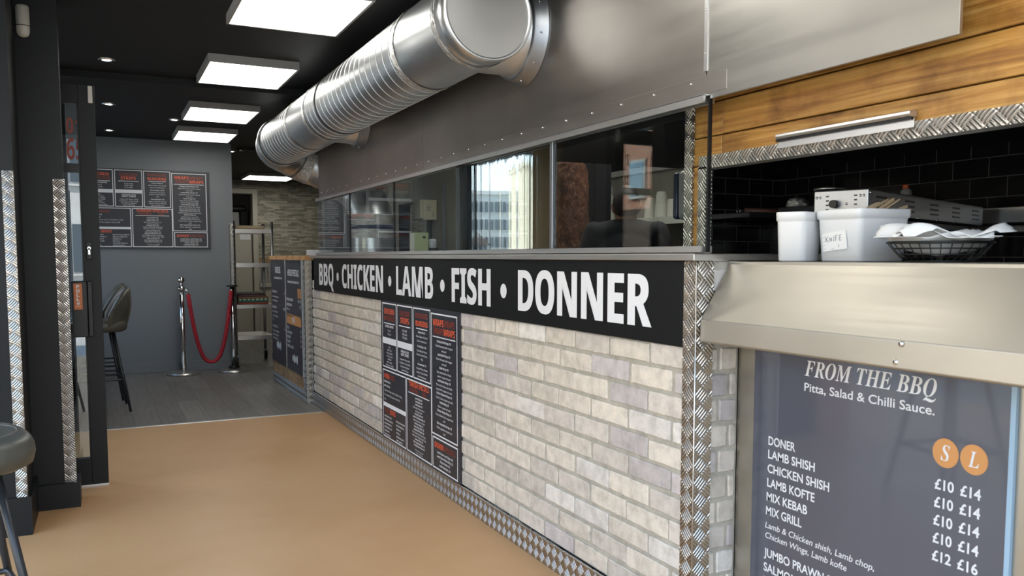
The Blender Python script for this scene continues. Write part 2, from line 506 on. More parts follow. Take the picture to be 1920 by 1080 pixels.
def put_text(mb, body, to_world, x, y, cap, font='reg', width=None, align='L', off=0., slant=0., maxw=None):
    """x, y: baseline start in board units (y up); cap: cap height; to_world(u, v) -> Vector"""
    if font not in CAP:
        vs, _ = text_geo('H', font, 0.); CAP[font] = max(p[1] for p in vs) - min(p[1] for p in vs)
    vs, fs = text_geo(body, font, off)
    if not vs: return
    k = cap/CAP[font]
    x0 = min(p[0] for p in vs); x1 = max(p[0] for p in vs)
    kx = k if width is None else width/(x1-x0)
    if maxw and (x1-x0)*kx > maxw: kx = maxw/(x1-x0)
    w = (x1-x0)*kx
    ox = x - {'L': 0, 'C': w/2, 'R': w}[align]
    nv = [mb.bm.verts.new(to_world(ox + (p[0]-x0)*kx + slant*p[1]*k, y + p[1]*k)) for p in vs]
    for f in fs:
        try: mb.bm.faces.new([nv[i] for i in f])
        except ValueError: pass
def lines(name, mtl, parent, items):
    for a, k in items:
        q = MB(); put_text(q, *a, **k); part(name, q, mtl, parent)
def quad(mb, to_world, u0, u1, v0, v1, t=0.):
    vs = [mb.bm.verts.new(to_world(*p)) for p in ((u0, v0), (u1, v0), (u1, v1), (u0, v1))]
    mb.bm.faces.new(vs)
def frame_lines(mb, tw, u0, u1, v0, v1, w):
    quad(mb, tw, u0, u1, v0, v0+w); quad(mb, tw, u0, u1, v1-w, v1); quad(mb, tw, u0, u0+w, v0+w, v1-w); quad(mb, tw, u1-w, u1, v0+w, v1-w)

# ================================================================== SETTING
CEIL = 2.35
XL = -.65          # left wall of the back room
struct('floor', MB().box(-3.0, 4.0, -1.6, 6.22, -.12, 0), 'tan_floor')
struct('floor_vinyl', MB().box(-.8, 4.0, 6.225, 14.8, -.12, 0), 'vinyl')
struct('trim_1', MB().box(-.65, 1.47, 6.205, 6.235, -.01, .004, .002), 'aluminium')
struct('ceiling', MB().box(-1.3, 4.0, .0, 15.0, CEIL, 2.7), 'black_paint')
struct('trim_2', MB().box(-.65, 1.5, 5.95, 6.25, 2.305, CEIL+.01), 'black_paint')
# back wall block, its skirting and tread-plate corner
struct('wall_back', MB().box(-.85, 1.25, 9.12, 13.35, -.02, CEIL+.05), 'grey_wall')
struct('baseboard_back', MB().box(-.65, 1.25, 9.10, 9.13, 0, .10, .004), 'grey_wall')
bm_ = MB().box(1.205, 1.256, 9.112, 9.120, .0, 1.53); bm_.box(1.25, 1.257, 9.112, 9.17, .0, 1.53)
struct('trim_3', bm_, 'tread_big')
# left wall of the back room with its shop windows
WIN = [(5.05, 5.80, .12, 2.20), (7.20, 8.79, .75, 2.29)]
w = MB()
ys = [4.70, 5.05, 5.80, 7.20, 8.79, 9.2]
for i in range(0, 6, 2): w.box(XL-.12, XL, ys[i], ys[i+1], -.02, CEIL+.05)
for y0, y1, z0, z1 in WIN:
    w.box(XL-.12, XL, y0, y1, -.02, z0); w.box(XL-.12, XL, y0, y1, z1, CEIL+.05)
struct('wall_left', w, 'grey_wall')
struct('wall_panel', MB().box(XL-.01, XL+.012, 6.55, 7.17, .1, 2.3, .003), 'beige_wall')
for i, (y0, y1, z0, z1) in enumerate(WIN):
    f = MB(); t_ = .045
    f.box(XL-.10, XL+.01, y0, y0+t_, z0, z1); f.box(XL-.10, XL+.01, y1-t_*(2.2 if i else 1), y1, z0, z1); f.box(XL-.10, XL+.01, y0+t_, y1-t_, z0, z0+t_); f.box(XL-.10, XL+.01, y0+t_, y1-t_, z1-t_, z1)
    fo = struct('window_%d' % (i+1), f, 'black_satin')
    part('window_pane', MB().box(XL-.06, XL-.052, y0+t_, y1-t_, z0+t_, z1-t_), 'dimming_glass' if i else 'glass', fo)

# shopfront piers at the left
def pier(x0, x1, y0, y1, name, plinth_h=.12):
    struct(name, MB().box(x0, x1, y0, y1, 0, CEIL+.02), 'black_satin')
pier(-.92, -.315, 4.0, 4.34, 'wall_pier')
pier(-.90, -.146, 4.36, 4.50, 'wall_pier_inner')
p = MB().box(-.93, -.300, 3.985, 4.36, 0, .165); p.box(-.93, -.126, 4.34, 4.52, 0, .118)
struct('baseboard_left', p, 'black_satin')
struct('trim_4', MB().box(-.356, -.313, 3.992, 4.0, .165, 1.532, .002), 'tread_big')
struct('trim_5', MB().box(-.190, -.146, 4.352, 4.36, .118, 1.535, .002).box(-.147, -.1405, 4.352, 4.40, .118, 1.535), 'tread_big')
struct('wall_brick_pier', MB().box(-1.22, -.93, 3.95, 4.3, -.05, CEIL+.02), 'red_brick')

# stone wall at the far end with its doorway
w = MB(); w.box(1.0, 1.62, 13.40, 13.55, 0, CEIL+.05); w.box(2.20, 4.0, 13.40, 13.55, 0, CEIL+.05); w.box(1.62, 2.20, 13.40, 13.55, 2.22, CEIL+.05)
struct('wall_stone', w, 'stone')
fr = MB(); fr.box(2.13, 2.205, 13.37, 13.56, 0, 2.225, .004); fr.box(1.60, 1.68, 13.37, 13.56, 0, 2.225, .004); fr.box(1.68, 2.13, 13.37, 13.56, 2.15, 2.225, .004)
d2 = struct('door_2', fr, 'beige_board')
struct('door_panel', MB().box(1.70, 2.12, 13.46, 13.50, .0, 1.62, .004), 'beige_board', d2)
struct('wall_recess', MB().box(1.4, 2.6, 14.6, 14.7, 0, CEIL+.05).box(2.35, 2.45, 13.56, 14.6, 0, CEIL+.05).box(1.40, 1.5, 13.56, 14.6, 0, CEIL+.05), 'beige_board')
struct('wall_passage', MB().box(3.2, 3.35, 8.0, 13.4, 0, CEIL+.05), 'stone')
dd = MB().box(2.205, 3.2, 13.372, 13.399, .77, 1.08)
struct('trim_6', dd, 'tread_dark')
struct('trim_7', MB().box(2.205, 3.2, 13.36, 13.399, 1.08, 1.165, .004), 'ply')
struct('trim_8', MB().box(2.205, 3.2, 13.36, 13.399, .0, .70, .002).box(2.205, 3.2, 13.33, 13.399, .70, .765, .004), 'beige_board')

# kitchen shell
struct('wall_kitchen_end', MB().box(1.92, 2.6, 7.90, 8.0, 0, CEIL+.05), 'grey_wall')
w = MB(); w.box(2.5, 2.6, 5.9, 6.78, 0, CEIL+.02); w.box(2.5, 2.6, 7.42, 7.9, 0, CEIL+.02); w.box(2.5, 2.6, 6.78, 7.42, 1.66, CEIL+.02)
w.box(2.6, 3.9, 5.9, 6.0, 0, CEIL+.02)
struct('wall_kitchen_side', w, 'kitchen_grey')
struct('wall_store', MB().box(3.3, 3.4, 6.0, 8.0, 0, CEIL), 'black_paint')
struct('door_3', MB().box(2.495, 2.61, 6.74, 6.78, 0, 1.70).box(2.495, 2.61, 7.42, 7.46, 0, 1.70).box(2.495, 2.61, 6.78, 7.42, 1.66, 1.70), 'kitchen_grey')
struct('wall_kitchen', MB().box(3.75, 3.87, 3.2, 6.0, 0, 1.815), 'kitchen_grey')
struct('wall_kitchen_upper', MB().box(3.75, 3.87, 3.2, 6.0, 1.86, CEIL+.02), 'black_paint')
struct('trim_9', MB().box(3.715, 3.80, 3.36, 5.9, 1.815, 1.86, .006), 'white_plastic')
# tiled alcove of the grill
struct('wall_tile_side', MB().box(2.68, 3.75, 3.25, 3.36, 0, 1.75), 'tile')
struct('wall_tile_back', MB().box(3.15, 3.28, -1.2, 3.25, 0, 1.75), 'tile')
struct('ceiling_grill', MB().box(1.70, 3.28, -1.2, 3.40, 1.622, 1.70), 'black_paint')
struct('wall_service_end', MB().box(1.70, 3.3, -1.4, -1.215, 0, CEIL), 'black_paint')
struct('wall_outer_sunblock', MB().box(3.87, 4.0, -3.6, 15.0, -.1, 7.5).box(-.2, 4.0, 14.7, 14.85, -.1, CEIL+.1), 'black_paint')  # unseen outer wall, made tall to keep the sun off the interior

# timber cladding above the grill, on its own boards
def toned(mb_list):
    """each mb in the list becomes one mesh; its 'tone' attribute is random per piece"""
    bm = bmesh.new(); lay = bm.loops.layers.float_color.new('tone')
    for q, tone in mb_list:
        me = bpy.data.meshes.new('piece'); bmesh.ops.recalc_face_normals(q.bm, faces=q.bm.faces); q.bm.to_mesh(me); q.bm.free()
        n0 = len(bm.faces); bm.from_mesh(me); bpy.data.meshes.remove(me)
        bm.faces.ensure_lookup_table()
        for f in bm.faces[n0:]:
            for l_ in f.loops: l_[lay] = (*tone, 1)
    out = MB(); out.bm.free(); out.bm = bm
    return out
XW = 1.66
rows = [(1.462, 1.512), (1.515, 1.640), (1.644, 1.760), (1.764, 1.88), (1.884, 2.0), (2.004, 2.12), (2.124, 2.24), (2.244, 2.35)]
rows = [(1.458, 1.5395), (1.5435, 1.6405), (1.645, 1.742), (1.746, 1.85), (1.854, 1.96), (1.964, 2.07), (2.074, 2.18), (2.184, 2.35)]
boards = []
for i, (z0, z1) in enumerate(rows):
    cuts = [-1.2, .35, 1.95, 2.107] if i % 2 == 0 else [-1.2, .55, 1.95, 2.107]
    for a, b_ in zip(cuts, cuts[1:]):
        boards.append((MB().box(XW+random.uniform(0, .0015), XW+.022, a+.0008, b_-.0008, z0, z1, .0018, 1), (random.random(), random.random(), random.random())))
boards.append((MB().box(XW, XW+.022, 2.018, 2.107, 1.17, 1.455, .0018, 1), (.3, .7, .2)))
wc = toned(boards)
struct('wall_timber', wc, 'pine')
struct('wall_timber_core', MB().box(XW+.022, XW+.045, -1.2, 2.107, 1.46, CEIL).box(XW+.022, XW+.026, 2.018, 2.107, 1.17, 1.46), 'black_paint')
t_ = MB().box(1.651, 1.6595, -1.2, 2.045, 1.452, 1.484, .001)
t_.box(1.651, 1.70, -1.2, 2.045, 1.446, 1.452)
struct('trim_10', t_, 'tread')
t_ = MB().box(1.651, 1.6595, 2.075, 2.109, 1.19, 1.66).box(1.651, 1.75, 2.108, 2.113, 1.19, 1.66)
struct('trim_11', t_, 'tread')
t_ = MB().box(1.651, 1.6595, 2.012, 2.047, 1.19, 1.452).box(1.651, 1.674, 2.008, 2.013, 1.19, 1.452)
struct('trim_12', t_, 'tread')

# outdoors: pavement
struct('ground', MB().box(-120, 60, -60, 160, -.3, -.125), 'concrete')

# ================================================================== MAIN COUNTER
Y0, Y1 = 1.853, 6.60
XF = 1.495
ctr = thing('service_counter', 'long cream brick-faced service counter with steel top and tread-plate base', 'counter', (1.8, 4.2, 0))
part('carcass', MB().box(1.51, 2.05, Y0+.02, 6.2, 0.0, 1.165).box(1.51, 1.79, 6.2, Y1, 0, 1.165), 'black_paint', ctr)
# brick slips
pieces = [(MB().box(1.502, 1.512, Y0+.004, Y1, .10, .93), (.44, .415, .355))]
def brick_tone():
    r = random.random()
    if r < .45: c_ = (.64, .585, .51)
    elif r < .68: c_ = (.60, .55, .495)
    elif r < .86: c_ = (.505, .465, .455)
    else: c_ = (.70, .665, .62)
    k = random.uniform(.88, 1.08)
    return tuple(min(1, x*k) for x in c_)
def brick(axis, fixed, a0, a1, z0, z1, t0, t1):
    q = MB(); per = []
    nl, nh = max(2, int((a1-a0)/.022)), 4
    for i in range(nl): per.append((a0+(a1-a0)*i/nl, z0, i == 0))
    for i in range(nh): per.append((a1, z0+(z1-z0)*i/nh, i == 0))
    for i in range(nl): per.append((a1-(a1-a0)*i/nl, z1, i == 0))
    for i in range(nh): per.append((a0, z1-(z1-z0)*i/nh, i == 0))
    ca_, cz_ = (a0+a1)/2, (z0+z1)/2; outer = []
    for a, z, corner in per:
        k = .0014 if corner else .0
        outer.append((a+math.copysign(random.uniform(-.0014, .0020)+k, ca_-a), z+math.copysign(random.uniform(-.0012, .0026)+k*.7, cz_-z)))
    def W(a, z, t): return Vector((t, a, z)) if axis == 'X' else Vector((a, t, z))
    def shrink(p, d): return (p[0]+math.copysign(min(d, abs(ca_-p[0])), ca_-p[0]), p[1]+math.copysign(min(d, abs(cz_-p[1])), cz_-p[1]))
    rings = [[q.bm.verts.new(W(*p, t1)) for p in outer], [q.bm.verts.new(W(*p, t0+(t1-t0)*.30)) for p in outer], [q.bm.verts.new(W(*shrink(p, .0028), t0+random.uniform(0, .0006))) for p in outer]]
    n = len(outer)
    for A, B in zip(rings, rings[1:]):
        for i in range(n): q.bm.faces.new((A[i], A[(i+1) % n], B[(i+1) % n], B[i]))
    q.bm.faces.new(rings[-1]); q.bm.faces.new(list(reversed(rings[0])))
    return q
row, z = 0, .028
while z < .935:
    y = Y0 + .006 - (0 if row % 2 else .1125) - random.uniform(0, .02)
    while y < Y1:
        a0, a1 = max(y, Y0+.004), min(y+.214+random.uniform(-.008, .008), Y1-.004)
        if a1-a0 > .02:
            pieces.append((brick('X', 0, a0, a1, z+random.uniform(0, .003), z+.065+random.uniform(-.003, .002), 1.4945+random.uniform(-.001, .0012), 1.506), brick_tone()))
        y = y + .224
    xs = [1.50, 1.58, 1.650] if row % 2 else [1.50, 1.618, 1.650]
    for a, b_ in zip(xs, xs[1:]):
        pieces.append((brick('Y', 0, a+.004, b_-.005, z, z+.065, Y0-.006, Y0+.008), brick_tone()))
    z += .075; row += 1
while z < 1.10:
    xs = [1.50, 1.58, 1.650] if row % 2 else [1.50, 1.618, 1.650]
    for a, b_ in zip(xs, xs[1:]):
        pieces.append((brick('Y', 0, a+.004, b_-.005, z, min(z+.065, 1.163), Y0-.006, Y0+.008), brick_tone()))
    z += .075; row += 1
pieces.append((MB().box(1.50, 1.652, Y0, Y0+.018, .0, 1.1675), (.44, .415, .355)))
part('brick_facing', toned(pieces), 'brick_slip', ctr)
part('kickplate', MB().box(1.484, 1.4935, Y0-.004, Y1, .0, .098, .001), 'tread_dark', ctr)
part('edge_highlight', MB().tube([(1.4868, Y0-.0118, .002), (1.4868, Y0-.0118, 1.164)], .0022, 8), 'seam_metal', ctr)  # bright bead added in place of the highlight along the corner
part('corner_trim', MB().box(1.4865, 1.4945, Y0-.0085, 1.897, 0, 1.166).box(1.4865, 1.548, Y0-.0125, Y0-.0075, 0, 1.166), 'tread', ctr)
wt = MB().box(1.478, 2.10, Y0-.010, 6.2, 1.168, 1.188, .002).box(1.478, 1.80, 6.2, Y1, 1.168, 1.188, .002)
part('worktop', wt, 'steel', ctr)

# big shop sign
sg = thing('shop_sign', 'long black sign with big white food words under the counter top', 'sign', (1.49, 4.2, .92))
part('board', MB().box(1.4865, 1.4935, 1.900, 6.50, .920, 1.166, .001), 'sign_black', sg)
tw_sign = lambda u, v: Vector((1.4856, 6.50-u, .92+v))
for body, ya, yb in (('BBQ', 6.312, 5.874), ('CHICKEN', 5.644, 4.708), ('LAMB', 4.470, 3.882), ('FISH', 3.641, 3.199), ('DONNER', 2.942, 2.042)):
    lt = MB()
    for i_, k_ in enumerate((-.0022, 0, .0022) if body == 'LAMB' else (-.0042, 0, .0042)): put_text(lt, body, (lambda u, v, d=i_*.0003: Vector((1.4856-d, 6.50-u, .92+v))), 6.50-ya+k_, .047, .158, 'bold', width=ya-yb-.009, off=.006)
    part('lettering', lt, 'white_print', sg)
for yc in (5.765, 4.589, 3.765, 3.079):
    lt = MB(); c_ = [lt.bm.verts.new(tw_sign(6.50-yc+.030*math.cos(a*PI/12), .118+.030*math.sin(a*PI/12))) for a in range(24)]
    lt.bm.faces.new(c_); part('dot', lt, 'white_print', sg)

# ------------------------------------------------------------------ the two printed menu boards (same design)
def menu_board(label, tw, back_mb, loc, W=1190., H=790.):
    r = thing('menu_board', label, 'menu board', loc)
    part('panel', back_mb, 'board_black', r)
    S = lambda u, v: tw(u/W, 1-v/H)          # u right, v down in layout units
    wr = MB(); rd = []; gh = []
    T2 = lambda u, v: S(u, -v)
    def tx(mb, body, u, v, cap, font='reg', align='C', **k):
        if isinstance(mb, list):
            q = MB(); mb.append(q); mb = q
        put_text(mb, body, lambda a, b_: S(a, -b_), u, -v, cap, font, align=align, **k)
    fl = lambda u0, v0, u1, v1: frame_lines(wr, lambda a, b_: S(a, b_), u0, u1, v0, v1, 7)
    ql = lambda u0, v0, u1, v1: quad(wr, lambda a, b_: S(a, b_), u0, u1, v0, v1)
    for b_ in ((28, 10, 283, 376), (295, 10, 550, 376), (560, 10, 815, 376), (825, 22, 1162, 612), (836, 622, 1162, 777), (445, 388, 825, 777), (28, 388, 435, 777)): fl(*b_)
    ql(35, 205, 276, 240); ql(302, 205, 543, 240); ql(35, 577, 428, 600)
    # chicken wings
    tx(rd, 'CHICKEN', 155, 72, 30, 'bold', maxw=215); tx(gh, 'WINGS', 155, 108, 28, 'bold', width=205)
    ql(55, 122, 256, 127)
    tx(wr, 'DOUBLE COATED', 155, 147, 13, 'bold', maxw=190); tx(wr, '6 PCS £7', 155, 170, 10); tx(wr, '8 PCS £10', 155, 190, 10)
    for i, s in enumerate(('BBQ', 'SWEET CHILLI', 'HONEY & GINGER', 'CHIPOTLE, LIME &', 'PARMESAN', 'PIRI PIRI, GARLIC', 'FRANKS & BLUE CHEESE')): tx(wr, s, 155, 262+i*17, 9, maxw=220)
    # strips
    tx(gh, 'CHICKEN', 422, 68, 28, 'bold', width=165); tx(rd, 'STRIPS', 422, 106, 30, 'bold'); ql(330, 119, 515, 124)
    for i, s in enumerate(('3 PCS £4.50', '5 PCS £6.50', '7 PCS £8.50')): tx(wr, s, 422, 150+i*19, 11)
    tx(wr, 'UPGRADE YOUR', 422, 262, 12, 'bold'); tx(wr, 'DIRTY STRIPS', 422, 280, 14, 'bold')
    for i, s in enumerate(('Topped with Cheese, Gravy,', 'Crispy Bacon, Crispy Onions,', 'Spring Onions, Jalapeno,', 'Sweet Chilli Sauce')): tx(wr, s, 422, 304+i*19, 10, maxw=225)
    # burgers
    tx(gh, 'BURGERS', 688, 62, 26, 'bold', width=175); tx(rd, 'BURGERS', 688, 102, 27, 'bold', width=175); ql(608, 112, 770, 117)
    for v, s, f in ((140, 'Classic Fillet £8', 'bold'), (162, 'Chicken Burger with lettuce', 'reg'), (184, '& the homemade sauce', 'reg'), (212, 'Fired Daddy £10.50', 'bold'), (234, 'Classic fillet with Glazed', 'reg'), (254, 'Cheese Crackles & Bacon', 'reg'), (275, 'Frigs', 'reg'), (302, 'Cheeseburger £10', 'bold'), (324, '6oz ground Rump, Cheddar,', 'reg'), (344, 'Lettuce, Tomato, Pickles &', 'reg'), (364, 'the homemade sauce', 'reg')): tx(wr, s, 688, v-3, 10, f, maxw=225)
    # wraps
    tx(rd, 'WRAPS', 920, 82, 32, 'bold', width=140); tx(gh, 'WRAPS', 1062, 82, 32, 'bold', width=135); tx(gh, 'WRAPS', 925, 122, 32, 'bold', width=135); tx(rd, 'WRAPS', 1065, 122, 32, 'bold', width=140); ql(845, 132, 1140, 137)
    v = 160
    for a, *b_ in (('Chicken Shish Wrap £10', 'Grilled Marinated chicken wrapped', 'with salad'), ('Lamb Shish Wrap £10', 'Grilled Marinated Lamb wrapped', 'with salad'), ('Kofte Wrap £10', 'Spicy minced lamb or chicken', 'skewer wrapped with salad'), ('Lamb Doner Wrap £10', 'Made with the finest cuts of lamb', 'leg and chilli wrapped with salad'), ('Grilled Halloumi Wrap £10', 'Turkish Cheese wrapped with salad'), ('Falafel Wrap £9', 'Falafel wrapped with salad'), ('Chicken Strips Wrap £10', 'Crispy Chicken Strips wrapped with', 'salad'), ('Mix Vegetables Wrap £10', 'Grilled vegetables wrapped with', 'salad')):
        tx(wr, a, 993, v, 11, 'bold', maxw=250); v += 21
        for s in b_: tx(wr, s, 993, v, 10.5, maxw=300); v += 20.5
    # fries, sides
    tx(rd, 'FRIES', 100, 438, 27, 'bold', width=88); tx(gh, 'FRIES', 196, 438, 27, 'bold', width=95)
    for v, s in ((462, 'SKINNY FRIES £3'), (487, 'DIRTY FRIES £6'), (512, 'Topped with Cheese, Gravy, Crispy Bacon, Crispy'), (537, 'Onions, Spring Onions, Jalapeno, Sweet Chilli'), (562, 'Mayo')): tx(wr, s, 50, v, 10.5, 'bold' if v < 490 else 'reg', 'L', maxw=365)
    tx(gh, 'SIDES', 102, 634, 26, 'bold', width=90); tx(rd, 'SIDES', 204, 634, 26, 'bold', width=98)
    for i, (a, b_) in enumerate((('ONION RINGS £3.50', 'GRILLED HALLOUMI £5'), ('MOZZARELLA STICKS £5', 'GRILLED ONIONS £4'), ('HALLOUMI FRIES £6', 'HUMMUS £4'), ('HASH BROWNS £3.50', 'PATTAS £2'), ('COLESLAW £3', 'CRACKING SQUID £5'), ('CORN COB £3.50', 'CAPRI SAUCES £1'))):
        tx(wr, a, 50, 660+i*21, 9.5, 'bold', 'L', maxw=170); tx(wr, b_, 262, 660+i*21, 9.5, 'bold', 'L', maxw=160)
    # turkish specials
    tx(rd, 'TURKISH SPECIALS', 635, 424, 27, 'bold', width=300); tx(gh, 'TURKISH', 560, 452, 22, 'bold', width=130); tx(gh, 'BBQ', 720, 452, 22, 'bold', width=50); ql(478, 457, 792, 462)
    v = 482
    for s, f in (('Lamb Shish £16', 'b'), ('Lamb Kofte £14', 'b'), ('Lamb Doner £14', 'b'), ('Made with the finest cuts of', 'r'), ('lamb leg and chilli', 'r'), ('Chicken Shish £14', 'b'), ('Lamb & Chicken Kofte £15', 'b'), ('Spicy minced lamb or chicken', 'r'), ('Chicken Wings £12', 'b'), ('Lamb Chops Shish £18', 'b'), ('Mixed Grill Platter £22', 'b'), ('Mix of Chicken Shish, Lamb shish,', 'r'), ('Adana Kofte, Wings & Lamb Chop', 'r'), ('Salmon Shish £16', 'b'), ('Mix Vegetable Shish £12', 'b'), ('Veg Halloumi Shish £13', 'b')):
        tx(wr, s, 635, v, 10, 'bold' if f == 'b' else 'reg', maxw=290); v += 16.4
    tx(wr, 'All served with rice & salad', 635, v+6, 7.5); tx(wr, 'with our sauces & pitta', 635, v+19, 7.5)
    # doner specials
    tx(rd, 'DONER', 922, 672, 26, 'bold', width=118); tx(gh, 'SPECIALS', 1060, 672, 26, 'bold', width=140)
    for i, s in enumerate(('Lamb Doner and Chips £10', 'Lamb Doner Meat Only £12', 'Chips n Meat £10', 'Lamb Iskender £15')): tx(wr, s, 998, 697+i*20, 11, 'bold', maxw=265)
    part('white_lettering', wr, 'white_print', r); [part('heading', q, 'red_print', r) for q in rd]; [part('faded_heading', q, 'red_ghost', r) for q in gh]
    return r
menu_board('black menu board with red headings hung on the grey back wall', lambda s, t: Vector((-.15+s*1.17, 9.0972, 1.262+t*.782)), MB().box(-.15, 1.02, 9.098, 9.119, 1.262, 2.044, .001), (.435, 9.11, 1.262))
menu_board('black menu board with red headings screwed onto the cream brick counter front', lambda s, t: Vector((1.4852, 4.765-s*1.215, .095+t*.826)), MB().box(1.486, 1.4938, 3.55, 4.765, .095, .921, .001), (1.49, 4.16, .095))

# ================================================================== LEFT END COUNTER
e = thing('end_counter', 'far counter section with navy menu panels and oak top', 'counter', (1.7, 7.37, 0))
part('carcass', MB().box(1.455, 1.80, 6.665, 8.085, 0, 1.150), 'black_paint', e)
part('worktop', MB().box(1.43, 1.81, 6.66, 8.11, 1.150, 1.188, .003), 'oak_top', e)
part('timber_band', MB().box(1.447, 1.4555, 6.69, 8.085, .095, .30), 'ply', e)
part('kickplate', MB().box(1.443, 1.4555, 6.69, 8.085, 0, .095), 'tread_dark', e)
part('corner_trim', MB().box(1.441, 1.495, 6.648, 6.655, 0, 1.150).box(1.4395, 1.4455, 6.648, 6.72, 0, 1.150).box(1.488, 1.4945, 6.602, 6.66, 0, 1.150), 'tread', e)
def side_panel(y_left, y_right, label, title, sub, rows, band=None, hdr=False):
    r = thing('menu_poster', label, 'menu poster', (1.447, (y_left+y_right)/2, .22))
    zb_ = .20
    part('board', MB().box(1.4405, 1.4465, y_right, y_left, zb_, 1.149), 'panel_navy', r)
    tw = lambda u, v: Vector((1.4398, y_left-u, v)); W = y_left-y_right
    LT = []
    def put_(*a, **k):
        q = MB(); LT.append(q); put_text(q, *a, **k)
    put_(title, tw, W/2, 1.03 if not hdr else 1.015, .055, 'bold', width=W*(.36 if not hdr else .70), align='C')
    put_(sub, tw, W/2, .975 if not hdr else .955, .022, 'bold', align='C', maxw=W*.7)
    for x, z_, s, c_, al in rows: put_(s, tw, W*x, z_, c_, 'bold', align=al, maxw=W*.72)
    for i in range(4):
        x = W*(.36 if not hdr else .40)+i*.055
        wr = MB(); LT.append(wr); ring = [wr.bm.verts.new(tw(x+.021*math.cos(a*PI/8), .315+(.05 if not hdr else .0)+(.028+.012*(i % 2))*math.sin(a*PI/8))) for a in range(16)]
        wr.bm.faces.new(ring)
    for q in LT: part('lettering', q, 'white_print', r)
    part('edge_strip', MB().box(1.438, 1.4405, y_right-.012, y_right+.008, zb_, 1.149), 'aluminium', r)
    if band:
        ob = MB(); quad(ob, tw, W*.05, W*.93, .60, .685); part('orange_band', ob, 'orange_print', r)
        for k in range(2):
            ob = MB(); quad(ob, tw, W*(.76+.11*k), W*(.84+.11*k), .835, .915); part('orange_square', ob, 'orange_print', r)
        kt = MB(); put_text(kt, 'KIDS', lambda u, v: Vector((1.4392, y_left-u, v)), W*.48, .622, .042, 'bold', align='C'); part('band_lettering', kt, 'white_print', r)
side_panel(8.07, 7.40, 'navy burgers menu panel, farther from the camera on the end counter', 'BURGERS', 'Served with salad & fries', [(.06, .845, 'CHICKEN FILLET', .022, 'L'), (.95, .845, '£9', .022, 'R'), (.06, .80, 'Grilled Burger with lettuce', .016, 'L'), (.06, .765, '& the homemade sauce', .016, 'L'), (.06, .70, 'BEEF BURGER', .022, 'L'), (.95, .70, '£10.50', .022, 'R'), (.06, .66, 'Classic fillet with fried', .016, 'L'), (.06, .62, 'Cheese Crackles & Bacon', .016, 'L'), (.06, .585, 'Frigs', .016, 'L'), (.06, .52, 'CHEESEBURGER', .022, 'L'), (.95, .52, '£10', .022, 'R'), (.06, .48, '6oz ground Rump, Cheddar,', .016, 'L'), (.06, .445, 'Lettuce, Tomato, Pickles &', .016, 'L'), (.06, .41, 'the homemade sauce', .016, 'L')])
side_panel(7.385, 6.735, 'navy specials menu panel with orange band, beside the tread-plate corner', 'HOUSE SPECIALS', 'All served with salad, pitta & rice', [(.05, .80, 'CHICKEN CURRY', .024, 'L'), (.93, .80, '£12 £15', .022, 'R'), (.05, .755, 'LAMB SHANK', .024, 'L'), (.93, .755, '£15', .022, 'R'), (.05, .72, 'Rice & salad', .016, 'L'), (.05, .665, 'LAMB MOUSSAKA', .024, 'L'), (.93, .665, '£10.50', .022, 'R'), (.05, .555, 'PIZZA', .022, 'L'), (.93, .555, '£6', .022, 'R'), (.05, .515, 'FISH FINGERS', .022, 'L'), (.93, .515, '£6', .022, 'R'), (.05, .475, 'NUGGETS', .022, 'L'), (.93, .475, '£6', .022, 'R'), (.05, .435, 'BURGER', .022, 'L'), (.93, .435, '£6', .022, 'R'), (.05, .395, 'DRINKS & CRISPS', .022, 'L')], True, True)
q = MB()
for k in range(5): q.box(1.52, 1.70, 6.72, 6.90, 1.189+k*.009, 1.189+k*.009+.008, .002)
solo('takeaway_lids', q, 'clear_tub', 'short stack of pale clear plastic lids on the end counter', 'lids', (1.61, 6.81, 1.188))

# ================================================================== GLASS SCREEN
gs = thing('glass_screen', 'row of glass panes held in steel channels above the counter', 'screen', (1.55, 4.2, 1.188))
XG = 1.55
ch = MB(); ch.box(1.530, 1.5375, 1.878, 6.60, 1.189, 1.210); ch.box(1.5625, 1.570, 1.878, 6.60, 1.189, 1.210); ch.box(1.530, 1.570, 1.878, 6.60, 1.1885, 1.192)
part('bottom_channel', ch, 'aluminium', gs)
ch = MB(); ch.box(1.530, 1.5375, 1.878, 6.60, 1.612, 1.634); ch.box(1.5625, 1.570, 1.878, 6.60, 1.612, 1.634); ch.box(1.530, 1.570, 1.878, 6.60, 1.632, 1.6355)
part('top_channel', ch, 'aluminium', gs)
seams = [6.585, 5.649, 4.684, 3.73, 2.784, 1.873]
for a, b_ in zip(seams, seams[1:]):
    part('glass_pane', MB().box(1.546, 1.554, b_+.003, a-.003, 1.193, 1.632), 'glass', gs)
for a in (5.649, 4.684, 1.872): part('pane_edge', MB().box(1.5445, 1.5555, a-.003, a+.003, 1.193, 1.632), 'black_plastic', gs)
part('black_upright', MB().box(1.556, 1.60, 3.665, 3.745, 1.19, 1.632), 'black_plastic', gs)
part('steel_upright', MB().box(1.5445, 1.557, 2.774, 2.796, 1.19, 1.632, .002), 'dull_steel', gs)
solo('mirror_panel', MB().box(1.566, 1.576, 2.80, 3.665, 1.212, 1.61), 'mirror_steel', 'polished mirror-like steel sheet behind the glass, reflecting the street', 'steel panel', (1.572, 3.23, 1.212))

